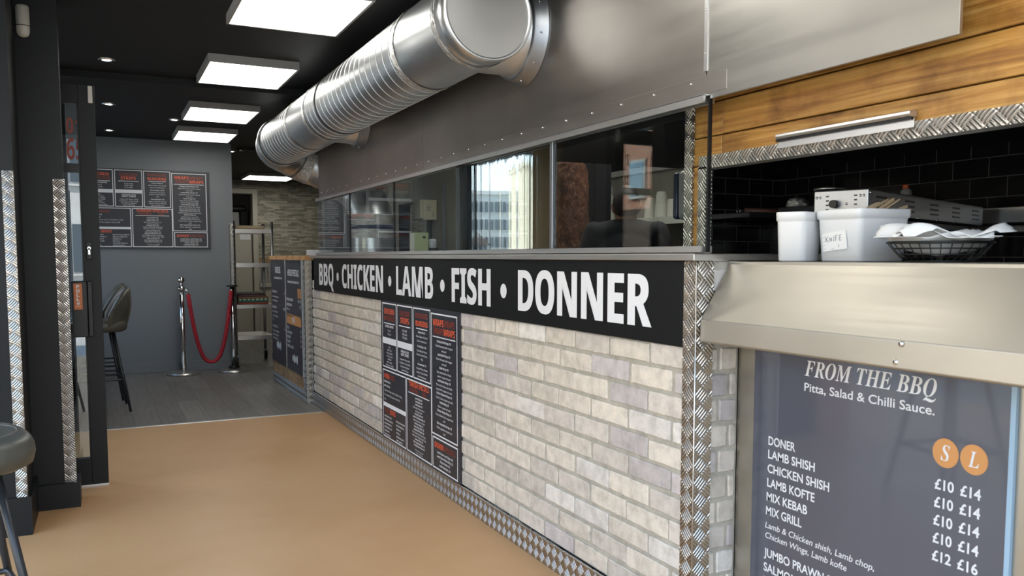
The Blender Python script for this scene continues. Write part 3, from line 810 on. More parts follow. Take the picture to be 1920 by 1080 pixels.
# ================================================================== EXTRACTOR HOOD
hd = thing('extractor_hood', 'long dull steel extractor hood front above the glass screen', 'extractor hood', (1.55, 4.2, 1.637))
part('fascia', MB().box(1.550, 1.556, 4.20, 6.55, 1.637, CEIL).box(1.550, 1.74, 6.544, 6.55, 1.637, CEIL), 'hood_steel', hd)
part('fascia', MB().box(1.550, 1.556, 1.892, 4.197, 1.637, CEIL), 'hood_steel', hd)
part('end_fascia', MB().box(1.546, 1.556, 1.115, 1.884, 1.622, CEIL, .001), 'hood_steel_light', hd)
part('joint_strip', MB().box(1.543, 1.5495, 1.880, 1.896, 1.70, CEIL, .001), 'aluminium', hd)
part('cover_strip', MB().box(1.5445, 1.5495, 1.80, 3.9, 1.638, 1.690, .0008), 'hood_steel', hd)
rv = MB()
for i in range(26):
    y = 1.95+i*.18
    rv.sphere((1.5437 if y < 3.9 else 1.5497, y, 1.676), .0042, 8, 6)
for z_ in (1.75, 1.87, 1.99, 2.11, 2.23): rv.sphere((1.5425, 1.888, z_), .003, 8, 6)
rv.sphere((1.5455, 1.14, 1.70), .004, 8, 6); rv.sphere((1.5455, 1.14, 2.2), .004, 8, 6)
part('rivet', rv, 'chrome', hd)

# ================================================================== SPIRAL DUCT
DX, DZ, R = 1.29, 2.066, .174
dk = thing('ventilation_duct', 'large silver spiral duct running under the ceiling into the hood', 'duct', (DX, 4.7, DZ))
def ring_prof(y0, y1, step, r=R):
    pr = []; y = y0
    while y < y1: pr.append((r+(.0010 if len(pr) % 2 else 0), y)); y += step*.25
    pr.append((r, y1)); return pr
def seam_rings(y0, y1, step, cx, cz, r):
    q = MB(); y = y0+step*.5
    while y < y1-.01:
        q.tube([(cx+math.sin(2*PI*k/64)*r, y+.012*math.sin(2*PI*k/64+.6), cz+math.cos(2*PI*k/64)*r) for k in range(64)], .0011, 6, closed=True); y += step
    return q
part('end_cap', MB().lathe([(.001, 2.800), (R-.012, 2.800), (R-.010, 2.797)], (DX, 0, DZ), 'Y', 64), 'duct_cap', dk)
part('cap_rim', MB().lathe([(R-.011, 2.80), (R-.010, 2.790), (R-.003, 2.788), (R+.003, 2.795), (R+.004, 2.845), (R, 2.85)], (DX, 0, DZ), 'Y', 64, cap=False), 'duct', dk)
part('tee_section', MB().lathe([(R+.001, 2.845), (R+.001, 2.90), (R+.005, 2.905), (R+.005, 2.912), (R+.001, 2.917), (R+.001, 3.37)], (DX, 0, DZ), 'Y', 64, cap=False), 'duct', dk)
part('spiral_section', MB().lathe(ring_prof(3.37, 5.12, .088), (DX, 0, DZ), 'Y', 64, cap=False), 'duct', dk)
part('spiral_seam', seam_rings(3.40, 5.08, .088, DX, DZ, R+.0015), 'seam_metal', dk)
part('spiral_seam', seam_rings(5.65, 6.58, .088, DX, DZ, R+.0015), 'seam_metal', dk)
part('tee_section', MB().lathe([(R+.001, 5.10), (R+.001, 5.62)], (DX, 0, DZ), 'Y', 64, cap=False), 'duct', dk)
part('spiral_section', MB().lathe(ring_prof(5.62, 6.64, .088), (DX, 0, DZ), 'Y', 64, cap=False), 'duct', dk)
def tape(y, w_, n=72):
    q = MB(); rings = []
    for j in range(7):
        yy = y-w_/2+w_*j/6
        rings.append([q.bm.verts.new((DX+math.sin(2*PI*k/n)*(R+.003+random.uniform(0, .003)), yy+random.uniform(-.004, .004), DZ+math.cos(2*PI*k/n)*(R+.003+random.uniform(0, .003)))) for k in range(n)])
    for A, B in zip(rings, rings[1:]):
        for k in range(n):
            f = q.bm.faces.new((A[k], A[(k+1) % n], B[(k+1) % n], B[k])); f.smooth = True
    return q
for y, w_ in ((3.385, .05), (2.905, .035), (5.10, .045), (5.62, .035)): part('foil_tape', tape(y, w_), 'foil', dk)
for y in (4.78, 6.60):
    part('hanger_band', MB().lathe([(R+.001, y-.012), (R+.006, y-.012), (R+.006, y+.012), (R+.001, y+.012)], (DX, 0, DZ), 'Y', 64, cap=False), 'black_metal', dk)
part('end_flange', MB().lathe([(R, 6.62), (R+.012, 6.625), (R+.014, 6.66), (R+.002, 6.68)], (DX, 0, DZ), 'Y', 64, cap=False), 'duct', dk)
def branch(yc, r, x_to=1.549):
    b = part('branch', MB().lathe([(r, .0), (r, x_to-DX-.085), (r+.004, x_to-DX-.08), (r+.004, x_to-DX)], (DX, yc, DZ), 'X', 56, cap=False), 'duct', dk)
    part('branch_flange', MB().lathe([(r+.004, x_to-DX-.055), (r+.020, x_to-DX-.050), (r+.022, x_to-DX-.008), (r+.038, x_to-DX-.004), (r+.038, x_to-DX)], (DX, yc, DZ), 'X', 56, cap=False), 'dull_steel', b)
    s = MB()
    for k in range(10): s.sphere((x_to-.028, yc+math.cos(k*PI/5+.2)*(r+.024), DZ+math.sin(k*PI/5+.2)*(r+.024)), .004, 8, 6)
    part('screw', s, 'chrome', b)
branch(3.01, .166); branch(5.33, .155)
el = [(DX, 6.66, DZ), (DX, 6.80, DZ-.005), (DX+.05, 6.93, DZ-.02), (DX+.16, 7.03, DZ-.05), (DX+.30, 7.07, DZ-.10), (1.74, 7.03, 1.90), (1.87, 6.92, 1.80), (1.95, 6.77, 1.70), (1.98, 6.66, 1.58), (2.0, 6.60, 1.45), (2.0, 6.60, 1.20), (2.0, 6.60, .02)]
def smooth_path(pts, n=5):
    P = [Vector(p) for p in pts]; out = []
    for i in range(len(P)-1):
        p0, p1, p2, p3 = P[max(0, i-1)], P[i], P[i+1], P[min(len(P)-1, i+2)]
        for k in range(n):
            t = k/n
            out.append(.5*((2*p1)+(-p0+p2)*t+(2*p0-5*p1+4*p2-p3)*t*t+(-p0+3*p1-3*p2+p3)*t**3))
    out.append(P[-1]); return out
sp = smooth_path(el)
part('elbow', MB().tube(sp[:46], [R-.004+(.003 if i % 3 == 0 else 0) for i in range(46)], 48, caps=False), 'duct', dk)
lower = MB().lathe([(.172, .02), (.172, 1.22)]+[(.172+(.003 if i % 2 else 0), 1.23+.015*i) for i in range(16)], (2.0, 6.60, 0), 'Z', 48, cap=False)
part('riser', lower, 'duct', dk)
def tape_z(z0, z1, cx, cy, r, n=72):
    q = MB(); rings = []; nj = max(3, int((z1-z0)/.008))
    for j in range(nj+1):
        zz = z0+(z1-z0)*j/nj
        rings.append([q.bm.verts.new((cx+math.cos(2*PI*k/n)*(r+random.uniform(0, .005)), cy+math.sin(2*PI*k/n)*(r+random.uniform(0, .005)), zz+random.uniform(-.003, .003))) for k in range(n)])
    for A, B in zip(rings, rings[1:]):
        for k in range(n):
            f = q.bm.faces.new((A[k], A[(k+1) % n], B[(k+1) % n], B[k])); f.smooth = True
    return q
part('foil_tape', tape_z(1.33, 1.40, 2.0, 6.6, .176), 'foil', dk)
part('foil_tape', tape_z(1.435, 1.52, 2.0, 6.6, .177), 'foil', dk)
part('purple_strap', MB().lathe([(.176, 1.402), (.179, 1.402), (.179, 1.433), (.176, 1.433)], (2.0, 6.6, 0), 'Z', 48, cap=False), 'navy_plastic', dk)
fo = MB()
idx = [i for i, p in enumerate(sp) if 1.46 < p.x < 1.64 and p.y > 6.9]
fo.tube([sp[i] for i in idx], [R+.002+random.uniform(0, .006) for i in idx], 40, caps=False)
part('foil_tape', fo, 'foil', dk)

# ================================================================== CEILING LIGHTS
def ceiling_light(x0, x1, y0, y1, label):
    zb, zt = 2.302, CEIL-.001
    r = thing('ceiling_light', label, 'ceiling light', ((x0+x1)/2, (y0+y1)/2, zt), 'square panel lights on the ceiling')
    f = MB(); w_ = .012
    f.box(x0, x1, y0, y0+w_, zb, zt); f.box(x0, x1, y1-w_, y1, zb, zt); f.box(x0, x0+w_, y0+w_, y1-w_, zb, zt); f.box(x1-w_, x1, y0+w_, y1-w_, zb, zt); f.box(x0+w_, x1-w_, y0+w_, y1-w_, zb+.01, zt)
    part('frame', f, 'light_frame', r)
    part('diffuser', MB().box(x0+w_, x1-w_, y0+w_, y1-w_, zb+.002, zb+.0098), 'light_panel', r)
for a in ((.58, 1.122, 3.62, 4.29, 'nearest and largest-looking lit ceiling panel, cut by the top of the photo'),
          (.59, 1.11, 5.13, 5.80, 'second lit ceiling panel from the camera, beside the big duct'),
          (.63, 1.15, 6.74, 7.41, 'third lit ceiling panel from the camera, whole and left of the duct'),
          (.65, 1.17, 8.05, 8.70, 'fourth lit ceiling panel, just in front of the grey back wall'),
          (.58, 1.12, 2.06, 2.72, 'lit ceiling panel just out of the photo above the nearer half of the counter'),
          (.58, 1.12, .50, 1.16, 'lit ceiling panel out of the photo, above the photographer'),
          (1.87, 2.53, 12.0, 12.72, 'small distant lit ceiling panel in front of the stone wall')): ceiling_light(*a)
ceiling_light(2.55, 3.15, 3.65, 4.25, 'added unseen ceiling panel brightening the kitchen behind the hood front')  # unseen lamp added to brighten the kitchen
ceiling_light(2.0, 2.45, 5.0, 5.6, 'second added unseen ceiling panel brightening the kitchen behind the hood front')  # another added lamp, out of view, lifting the kitchen light
def downlight(x, y, label):
    r = thing('downlight', label, 'downlight', (x, y, CEIL), 'recessed ceiling downlights')
    part('rim', MB().lathe([(.026, CEIL-.004), (.045, CEIL-.006), (.048, CEIL-.001)], (x, y, 0), 'Z', 28, cap=False), 'chrome', r)
    part('lamp', MB().lathe([(.001, CEIL-.002), (.027, CEIL-.003)], (x, y, 0), 'Z', 24), 'downlight', r)
downlight(.068, 5.58, 'nearest recessed downlight, above the open door')
downlight(.090, 7.17, 'middle recessed downlight at the left of the ceiling')
downlight(.106, 8.64, 'farthest left downlight, close to the grey back wall')
downlight(.60, 7.73, 'recessed downlight hidden at the corner of the third light panel')
downlight(1.34, 9.75, 'recessed downlight over the passage beyond the grey wall')
tr = thing('track_spotlight', 'thin silver track spotlight on the dark passage ceiling', 'spotlight', (1.45, 9.4, CEIL))
part('rail', MB().box(1.36, 1.75, 9.39, 9.41, 2.325, 2.349), 'black_metal', tr)
part('lamp_head', MB().tube([(1.34, 9.38, 2.325), (1.41, 9.36, 2.322)], .014, 14), 'chrome', tr)

pr = thing('motion_sensor', 'white motion sensor at the top of the black pier', 'sensor', (-.28, 4.33, 2.22))
q = MB(); prof = [(.001, 2.152), (.012, 2.153), (.022, 2.160), (.0275, 2.175), (.028, 2.20), (.028, 2.282), (.024, 2.290), (.001, 2.291)]
q.lathe(prof, (-.278, 4.335, 0), 'Z', 28)
part('body', q, 'white_plastic', pr)
part('lens_line', MB().lathe([(.0285, 2.199), (.0285, 2.202)], (-.278, 4.335, 0), 'Z', 28), 'black_plastic', pr)

# ================================================================== ENTRANCE DOOR
d = MB()
YD = 4.737
d.box(-.080, -.004, YD-.022, YD+.022, .008, 2.035, .002); d.box(-.62, -.545, YD-.022, YD+.022, .008, 2.035, .002)
d.box(-.545, -.080, YD-.022, YD+.022, .008, .145, .002); d.box(-.545, -.080, YD-.022, YD+.022, 1.940, 2.035, .002)
door = struct('door_1', d, 'black_satin')
bd = MB()
bd.box(-.087, -.080, YD-.012, YD+.012, .145, 1.94); bd.box(-.545, -.087, YD-.012, YD+.012, 1.60, 1.645)
part('glazing_bead', bd, 'black_plastic', door)
part('glass_pane', MB().box(-.545, -.087, YD-.004, YD+.004, .145, 1.94), 'door_glass', door)
hp = part('handle', MB().box(-.140, -.070, YD-.070, YD-.030, .775, 1.056, .004).box(-.070, -.046, YD-.055, YD-.023, .775, 1.056, .004).box(-.075, -.05, YD-.035, YD-.02, .80, 1.03), 'black_plastic', door)
part('pull_sticker', MB().box(-.130, -.092, YD-.0708, YD-.0700, .915, 1.045), 'pull_orange', hp)
tl = MB(); tw = lambda u, v: Vector((-.111+u, YD-.0713, v))
for i, ch_ in enumerate('PULL'): put_text(tl, ch_, tw, 0, 1.022-i*.0215, .0165, 'bold', align='C', width=.015, off=.02)
cc = [tl.bm.verts.new(tw(.0065*math.cos(a*PI/10), .945+.0065*math.sin(a*PI/10))) for a in range(20)]; tl.bm.faces.new(cc)
quad(tl, tw, -.011, .011, .930, .932)
part('sticker_lettering', tl, 'white_print', hp)
lk = part('lock_plate', MB().box(-.068, -.040, YD-.026, YD-.0215, 1.165, 1.255, .003), 'black_plastic', door)
part('lock_cylinder', MB().tube([(-.054, YD-.032, 1.222), (-.054, YD-.02, 1.222)], .0085, 18).box(-.0585, -.0495, YD-.032, YD-.02, 1.190, 1.222), 'chrome', lk)
part('door_contact', MB().box(-.034, -.013, YD-.034, YD-.022, 1.945, 2.030, .004), 'white_plastic', door)
part('drip_strip', MB().box(-.62, -.004, YD-.026, YD+.022, .0, .008), 'aluminium', door)
vt = MB(); tw = lambda u, v: Vector((-.135+u, YD-.0050, v))
put_text(vt, '01', tw, .0, 1.795, .075, 'bold', align='L', maxw=.06); put_text(vt, '65', tw, -.002, 1.665, .105, 'bold', align='L', maxw=.075)
part('door_lettering', vt, 'red_ghost', door)

# ================================================================== QUEUE POSTS, ROPE
def queue_post(x, y, label, top):
    r = thing('queue_post', label, 'queue post', (x, y, 0), 'polished posts holding the red rope')
    part('base', MB().lathe([(.162, 0), (.165, .006), (.163, .018), (.14, .026), (.05, .034), (.03, .040)], (x, y, 0), 'Z', 48), 'steel', r)
    part('pole', MB().lathe([(.0255, .03), (.0255, .87)], (x, y, 0), 'Z', 28), 'chrome', r)
    if top == 'ball':
        part('collar', MB().lathe([(.026, .850), (.045, .858), (.045, .868), (.026, .878), (.020, .90)], (x, y, 0), 'Z', 28), 'chrome', r)
        part('ball_top', MB().sphere((x, y, .945), .036, 24, 16).lathe([(.018, .895), (.014, .915)], (x, y, 0)), 'chrome', r)
    else:
        part('black_disc_top', MB().lathe([(.03, .872), (.058, .876), (.058, .884), (.02, .892)], (x, y, 0), 'Z', 32), 'black_plastic', r)
        part('black_foot_ring', MB().lathe([(.027, .036), (.058, .042), (.058, .052), (.027, .062)], (x, y, 0), 'Z', 32), 'black_plastic', r)
P1, P2 = (.705, 8.86), (1.190, 8.86)
queue_post(*P1, 'left polished queue post with a ball top holding one rope end', 'ball')
queue_post(*P2, 'right polished queue post with a flat black disc top', 'disc')
rp = thing('rope', 'thick red rope hanging in a loop between the queue posts', 'rope', ((P1[0]+P2[0])/2, 8.83, .2))
xa, xb = P1[0]+.06, P2[0]-.015
pts = []
for i in range(49):
    t = i/48; u = 2*t-1
    x = xa+(xb-xa)*(.5+.5*math.copysign(abs(u)**.78, u)) if False else xa+(xb-xa)*t
    zz = .115 + (.79-.115)*(abs(u)**2.6) if u < 0 else .115+(.83-.115)*(abs(u)**2.6)
    pts.append((x, 8.83, zz))
pts = [pts[0][:2]+(.80,)] + pts[1:]
q = MB().tube(pts, .0185, 10)
for kk in range(3):        # twisted strands
    hp_ = []
    for i, p in enumerate(smooth_path(pts, 4)):
        a = i*.55+kk*2*PI/3
        hp_.append((p.x+.009*math.cos(a), p.y+.009*math.sin(a), p.z+.004*math.sin(a)))
    q.tube(hp_, .0125, 8)
part('cord', q, 'red_rope', rp, True)
part('snap_hook', MB().tube([(xa-.03, 8.835, .855), (xa-.012, 8.83, .84), (xa, 8.83, .79)], .011, 12), 'chrome', rp)
part('snap_hook', MB().tube([(xb, 8.83, .82), (xb+.006, 8.835, .858)], .010, 12), 'chrome', rp)

# ================================================================== RACK TROLLEY
tx0, tx1, ty0, ty1 = 1.272, 1.668, 9.25, 9.80
tr_ = thing('shelf_trolley', 'tall steel shelf trolley on castors beside the wall end', 'trolley', ((tx0+tx1)/2, (ty0+ty1)/2, 0))
for x in (tx0, tx1):
    for y in (ty0, ty1):
        part('post', MB().tube([(x, y, .12), (x, y, 1.555)], .0145, 14), 'aluminium', tr_)
        c_ = part('castor', MB().box(x-.018, x+.018, y-.03, y+.03, .098, .122, .003).box(x-.02, x-.015, y-.03, y+.012, .045, .10).box(x+.015, x+.02, y-.03, y+.012, .045, .10), 'dull_steel', tr_)
        part('wheel', MB().lathe([(.03, -.012), (.048, -.012), (.05, -.008), (.05, .008), (.048, .012), (.03, .012)], (x, y-.012, .05), 'X', 26), 'rubber', c_)
for z in (.315, .655, 1.10, 1.465):
    s = MB(); s.box(tx0, tx1, ty0, ty1, z, z+.004); s.box(tx0+.01, tx1-.01, ty0-.002, ty0+.002, z-.034, z+.008); s.box(tx0+.01, tx1-.01, ty1-.002, ty1+.002, z-.034, z+.008)
    s.box(tx0-.002, tx0+.002, ty0, ty1, z-.034, z+.008); s.box(tx1-.002, tx1+.002, ty0, ty1, z-.034, z+.008)
    part('shelf', s, 'steel', tr_)
cols = [('tray_red', (.30, .045, .03)), ('tray_green', (.03, .13, .085)), ('tray_white', (.38, .40, .36)), ('tray_brown', (.20, .12, .06)), ('tray_plum', (.12, .05, .05)), ('tray_dark', (.03, .02, .02))]
labs = ['lowest red folded cloth in the stack on the trolley shelf', 'green folded cloth above the red one on the trolley', 'pale patterned folded cloth in the middle of the trolley stack', 'yellow-brown folded cloth near the top of the trolley stack', 'plum folded cloth second from the top on the trolley', 'topmost dark folded cloth of the stack on the trolley']
zz = .6635
for i, ((nm, cl), lb) in enumerate(zip(cols, labs)):
    M[nm] = mat(nm, cl, .7)
    if nm == 'tray_white':
        m = M[nm]; ck = N(m, 'ShaderNodeTexChecker'); ck.inputs['Scale'].default_value = 45; L(m, coords(m), ck.inputs[0]); ck.inputs[1].default_value = (.5, .5, .46, 1); ck.inputs[2].default_value = (.05, .15, .10, 1); setc(m, ck.outputs[0])
    t_ = .020 if i < 5 else .016
    j = random.uniform(-.012, .012)
    q = MB().box(tx0+.03+j, tx1-.04+j-(.03 if i > 3 else 0), ty0+.02, ty1-.08, zz, zz+t_, .006)
    solo('folded_cloth', q, nm, lb, 'cloth', ((tx0+tx1)/2, (ty0+ty1)/2, zz), 'folded cloths on the trolley')
    zz += t_+.0004
solo('serving_tray', MB().box(tx0+.02, tx1-.07, ty0+.03, ty1-.06, 1.4735, 1.512, .012), 'cardboard', 'shallow tan tray lying on the top shelf of the trolley', 'tray', (1.44, 9.5, 1.4735))
solo('paper_notice', MB().box(1.94, 2.10, 13.452, 13.459, 1.44, 1.57), 'paper', 'sheet of paper stuck on the beige door panel', 'paper', (2.02, 13.455, 1.5))
cm = thing('coffee_machine', 'dark machine with pale front seen through the far doorway', 'machine', (1.95, 14.1, 0))
part('stand', MB().box(1.62, 2.25, 13.85, 14.45, 0, 1.62, .01), 'black_paint', cm)
part('body', MB().box(1.70, 1.82, 13.9, 14.3, 1.62, 1.90, .02).box(2.02, 2.16, 13.9, 14.3, 1.62, 1.92, .02).box(1.72, 2.12, 13.88, 14.3, 1.90, 1.99, .03), 'black_plastic', cm)
part('front_panel', MB().box(1.83, 2.01, 13.95, 14.2, 1.62, 1.89, .004), 'white_plastic', cm)

# ================================================================== BAR STOOLS
def make_stool():
    r = thing('bar_stool', 'dark padded bar stool nearest the open door, its back towards the room', 'bar stool', (0, 0, 0), 'padded bar stools with thin black legs')
    # seat pan: rounded squircle cushion
    def squircle(a, rx, ry, p=3.2):
        c_, s_ = math.cos(a), math.sin(a)
        return math.copysign(abs(c_)**(2/p), c_)*rx, math.copysign(abs(s_)**(2/p), s_)*ry
    q = MB(); n = 48; rings = []
    for rr, z in ((.55, .615), (.86, .612), (.97, .626), (1.0, .652), (.99, .676), (.955, .691), (.88, .699), (.7, .7025), (.4, .7035), (.02, .7035)):
        ring = []
        for k in range(n):
            x, y = squircle(2*PI*k/n, .205*rr, .205*rr)
            ring.append(q.bm.verts.new((x, y, z)))
        rings.append(ring)
    for A, B in zip(rings, rings[1:]):
        for k in range(n):
            f = q.bm.faces.new((A[k], A[(k+1) % n], B[(k+1) % n], B[k])); f.smooth = True
    q.bm.faces.new(list(reversed(rings[0]))); q.bm.faces.new(rings[-1])
    seat = part('seat', q, 'leather', r)
    arc = [(.16*math.cos(a), -.02+.19*math.sin(a), .701) for a in [PI*.12+i*PI*.76/16 for i in range(17)]]
    part('seat_seam', MB().tube(arc, .0022, 6), 'seam', seat)
    # wrap-around padded back
    q = MB(); nu, nv = 22, 10; grids = []
    for side in (0, 1):
        gr = []
        for i in range(nu+1):
            u = -1+2*i/nu; a = u*math.radians(72); row_ = []
            top = .94-.20*abs(u)**2.6
            for j in range(nv+1):
                v_ = j/nv; z = .655+(top-.655)*v_
                bul = .018*math.sin(PI*min(1, max(0, v_)))*math.cos(u*PI/2*.9)
                rad = .185+.030*v_+(.022+bul if side else -.010-bul*.4)
                row_.append(q.bm.verts.new((rad*math.sin(a)*1.04, -rad*math.cos(a)*(1.0), z)))
            gr.append(row_)
        grids.append(gr)
    for gi, gr in enumerate(grids):
        for i in range(nu):
            for j in range(nv):
                f = q.bm.faces.new((gr[i][j], gr[i+1][j], gr[i+1][j+1], gr[i][j+1])); f.smooth = True
    A, B = grids
    for i in range(nu):
        q.bm.faces.new((A[i][nv], A[i+1][nv], B[i+1][nv], B[i][nv])).smooth = True; q.bm.faces.new((A[i][0], A[i+1][0], B[i+1][0], B[i][0])).smooth = True
    for j in range(nv):
        q.bm.faces.new((A[0][j], A[0][j+1], B[0][j+1], B[0][j])).smooth = True; q.bm.faces.new((A[nu][j], A[nu][j+1], B[nu][j+1], B[nu][j])).smooth = True
    back = part('backrest', q, 'leather', r)
    for s in (-1, 1):
        ln = []
        for j in range(9):
            v_ = j/8; rad = .185+.030*v_+.022+.018*math.sin(PI*v_)*.9+.002; a = s*.35
            ln.append((rad*math.sin(a)*1.04, -rad*math.cos(a), .665+.235*v_))
        part('back_seam', MB().tube(ln, .0022, 6), 'seam', back)
    for sx in (-1, 1):
        for sy in (-1, 1):
            part('leg', MB().tube([(sx*.10, sy*.10, .622), (sx*.197, sy*.197, .006)], [.0125, .0095], 12), 'black_metal', r)
    k = .622-.25; f_ = .10+(.097)*(k/.616)
    fr_ = MB()
    ptsr = []
    for (cx_, cy_) in ((1, 1), (-1, 1), (-1, -1), (1, -1)):
        ptsr.append((cx_*f_, cy_*f_))
    loop = []
    for i in range(4):
        p0, p1, p2 = Vector(ptsr[i-1]), Vector(ptsr[i]), Vector(ptsr[(i+1) % 4])
        a = p1+(p0-p1).normalized()*.03; b2 = p1+(p2-p1).normalized()*.03
        for t in (0, .33, .66, 1):
            pt = (1-t)**2*a+2*t*(1-t)*p1+t*t*b2; loop.append((pt.x, pt.y, .25))
    fr_.tube(loop, .0085, 10, closed=True)
    part('footrest', fr_, 'black_metal', r)
    part('under_frame', MB().box(-.11, .11, -.11, .11, .606, .616, .004), 'black_metal', r)
    return r
stool = make_stool()
stool.location = (-.045, 7.03, 0); stool.rotation_euler = (0, 0, PI/2+.05)
copy_tree(stool, (-.055, 7.62, 0), PI/2-.10, 'dark padded bar stool in the middle of the row along the window wall')
copy_tree(stool, (-.060, 8.22, 0), PI/2+.02, 'dark padded bar stool farthest along the window wall by the grey wall')
copy_tree(stool, (-.395, 2.62, 0), -PI/2+.25, 'dark padded bar stool in the left foreground, half cut by the photo edge')

# ================================================================== GRILL COUNTER (right foreground)
YE = 1.838
gc = thing('grill_counter', 'steel-fronted grill counter with a sloping lip at the right', 'counter', (1.9, .6, 0))
part('front_panel', MB().box(1.650, 1.668, -1.2, YE+.010, 0, 1.0, .002), 'apron_steel', gc)
part('worktop', MB().box(1.600, 2.12, -1.2, YE+.004, 1.150, 1.166, .002), 'apron_steel', gc)
part('sloping_lip', MB().prism([(1.605, 1.1655), (1.500, 1.003), (1.498, .944), (1.502, .940), (1.54, .940), (1.66, .960), (1.66, 1.1655)], -1.2, YE, 'Y', .0025), 'apron_steel', gc)
part('carcass', MB().box(1.668, 2.12, -1.2, YE-.01, 0, 1.150).box(2.12, 3.14, -1.2, 3.22, 0, .90), 'black_paint', gc)
sw = MB()
for y, z in ((1.185, .997), (1.197, .957)):
    sw.lathe([(.001, -.002), (.006, -.0015), (.007, 0)], (1.4985, y, z), 'X', 14)
part('screw', sw, 'chrome', gc)

# menu poster under the lip
po = thing('menu_poster', 'dark blue BBQ menu poster on the steel front of the grill counter', 'menu poster', (1.645, 1.4, .1))
part('board', MB().box(1.6425, 1.6490, 1.035, 1.772, .06, .958), 'poster_glare', po)
part('acrylic_edge', MB().box(1.640, 1.6495, 1.024, 1.035, .06, .958), 'acrylic_edge', po)
tw = lambda u, v: Vector((1.6419, 1.772-u, v))
Y2u = lambda y: 1.772-y
LT = []
def put_po(*a, **k):
    q = MB(); LT.append(q); put_text(q, *a, **k)
put_po('FROM THE BBQ', tw, Y2u(1.586), .869, .0405, 'serif', width=1.588-1.205)
put_po('Pitta, Salad & Chilli Sauce.', tw, Y2u(1.586), .829, .021, 'reg', width=1.586-1.206, off=.012)
for body, z, ya, yb in (('DONER', .660, 1.711, 1.612), ('LAMB SHISH', .622, 1.711, 1.543), ('CHICKEN SHISH', .582, 1.712, 1.494), ('LAMB KOFTE', .542, 1.712, 1.541), ('MIX KEBAB', .502, 1.713, 1.565), ('MIX GRILL', .462, 1.714, 1.583), ('JUMBO PRAWN SHISH', .342, 1.718, 1.415), ('SALMON SHISH', .300, 1.718, 1.50), ('VEGGIE SHISH', .26, 1.718, 1.51)):
    put_po(body, tw, Y2u(ya), z, .0230, 'reg', width=ya-yb, off=.018)
put_po('Lamb & Chicken shish, Lamb chop,', tw, Y2u(1.716), .424, .0165, 'reg', width=.365, slant=.2, off=.006)
put_po('Chicken Wings, Lamb kofte', tw, Y2u(1.716), .395, .0165, 'reg', width=.283, slant=.2, off=.006)
for i, (a, b_) in enumerate((('£10', '£14'), ('£10', '£14'), ('£10', '£14'), ('£10', '£14'), ('£12', '£16'), ('£14', '£18'), ('£12', '£16'), ('£9', '£12'))):
    z = (.667-.0405*i) if i < 5 else (.335-.04*(i-5))
    if i == 5: z = .430
    if i == 6: z = .342
    if i == 7: z = .30
    if i == 5: continue
    put_po(a, tw, Y2u(1.199), z, .0225, 'reg', width=.046, off=.022); put_po(b_, tw, Y2u(1.138), z, .0225, 'reg', width=.047, off=.022)
for q in LT: part('lettering', q, 'white_print', po)
for yc in (1.176, 1.110):
    cw = MB(); cw.bm.faces.new([cw.bm.verts.new(Vector((1.6417, yc-.0315*math.cos(a*PI/18), .7505+.0325*math.sin(a*PI/18)))) for a in range(36)]); part('size_dot', cw, 'orange_print', po)
sl = MB(); tw2 = lambda u, v: Vector((1.6411, 1.772-u, v))
put_text(sl, 'S', tw2, Y2u(1.176), .734, .034, 'serif', align='C', width=.022); put_text(sl, 'L', tw2, Y2u(1.110), .734, .034, 'serif', align='C', width=.024)
part('size_letter', sl, 'white_print', po)

# ticket rail on the timber
tk = thing('ticket_rail', 'slim grey order-ticket rail screwed to the timber boards', 'ticket rail', (1.655, 1.5, 1.47))
part('back_plate', MB().box(1.6465, 1.6508, 1.290, 1.708, 1.470, 1.492, .001), 'aluminium', tk)
part('grip_bar', MB().prism([(1.659, 1.509), (1.636, 1.507), (1.634, 1.500), (1.640, 1.4935), (1.659, 1.4935)], 1.292, 1.706, 'Y', .001), 'aluminium', tk)
part('black_insert', MB().box(1.638, 1.6465, 1.2905, 1.7075, 1.487, 1.493), 'black_plastic', tk)

# ------------------------------------------------------------------ things on the grill counter
def tub(C0, dl, dr, wl_, wr_, h, name, label):
    """square tub: near corner C0, directions to its left and right neighbours"""
    loc = (C0.x+(dl.x*wl_+dr.x*wr_)/2, C0.y+(dl.y*wl_+dr.y*wr_)/2, C0.z)
    r = thing(name, label, 'tub', loc)
    c_ = Vector(loc)
    def ring(k, z, rad=.018):
        hw, hd = wl_/2*k, wr_/2*k; pts_ = []
        for (sx, sy, a0) in ((1, 1, 0), (-1, 1, 90), (-1, -1, 180), (1, -1, 270)):
            for t in range(6):
                a = math.radians(a0+90*t/5); pts_.append((sx*(hw-rad)+rad*math.cos(a), sy*(hd-rad)+rad*math.sin(a)))
        return [c_+dl*px+dr*py+Vector((0, 0, z)) for px, py in pts_]
    q = MB(); rings = []
    for k, z in ((.84, .0), (.88, .004), (.95, h*.80), (.955, h-.024), (1.0, h-.022), (1.01, h-.003), (1.0, h), (.955, h), (.945, h-.004), (.88, .010)):
        rings.append([q.bm.verts.new(p) for p in ring(k, z)])
    for A, B in zip(rings, rings[1:]):
        n = len(A)
        for i in range(n): q.bm.faces.new((A[i], A[(i+1) % n], B[(i+1) % n], B[i])).smooth = True
    q.bm.faces.new(list(reversed(rings[0]))); q.bm.faces.new(rings[-1])
    part('body', q, 'tub_plastic', r)
    return r, c_
al = math.radians(49.3)
rv_ = Vector((math.sin(al), math.cos(al), 0)); lv = Vector((-math.cos(al), math.sin(al), 0))

t2, c2 = tub(Vector((1.721, 1.497, 1.1665)), (lv*.75+rv_*.66).normalized(), (-lv*.75+rv_*.66).normalized(), .150, .175, .136, 'cutlery_tub', 'larger white plastic tub with a handwritten KNIFE note, full of wooden knives')
dL, dR = (lv*.75+rv_*.66).normalized(), (-lv*.75+rv_*.66).normalized()
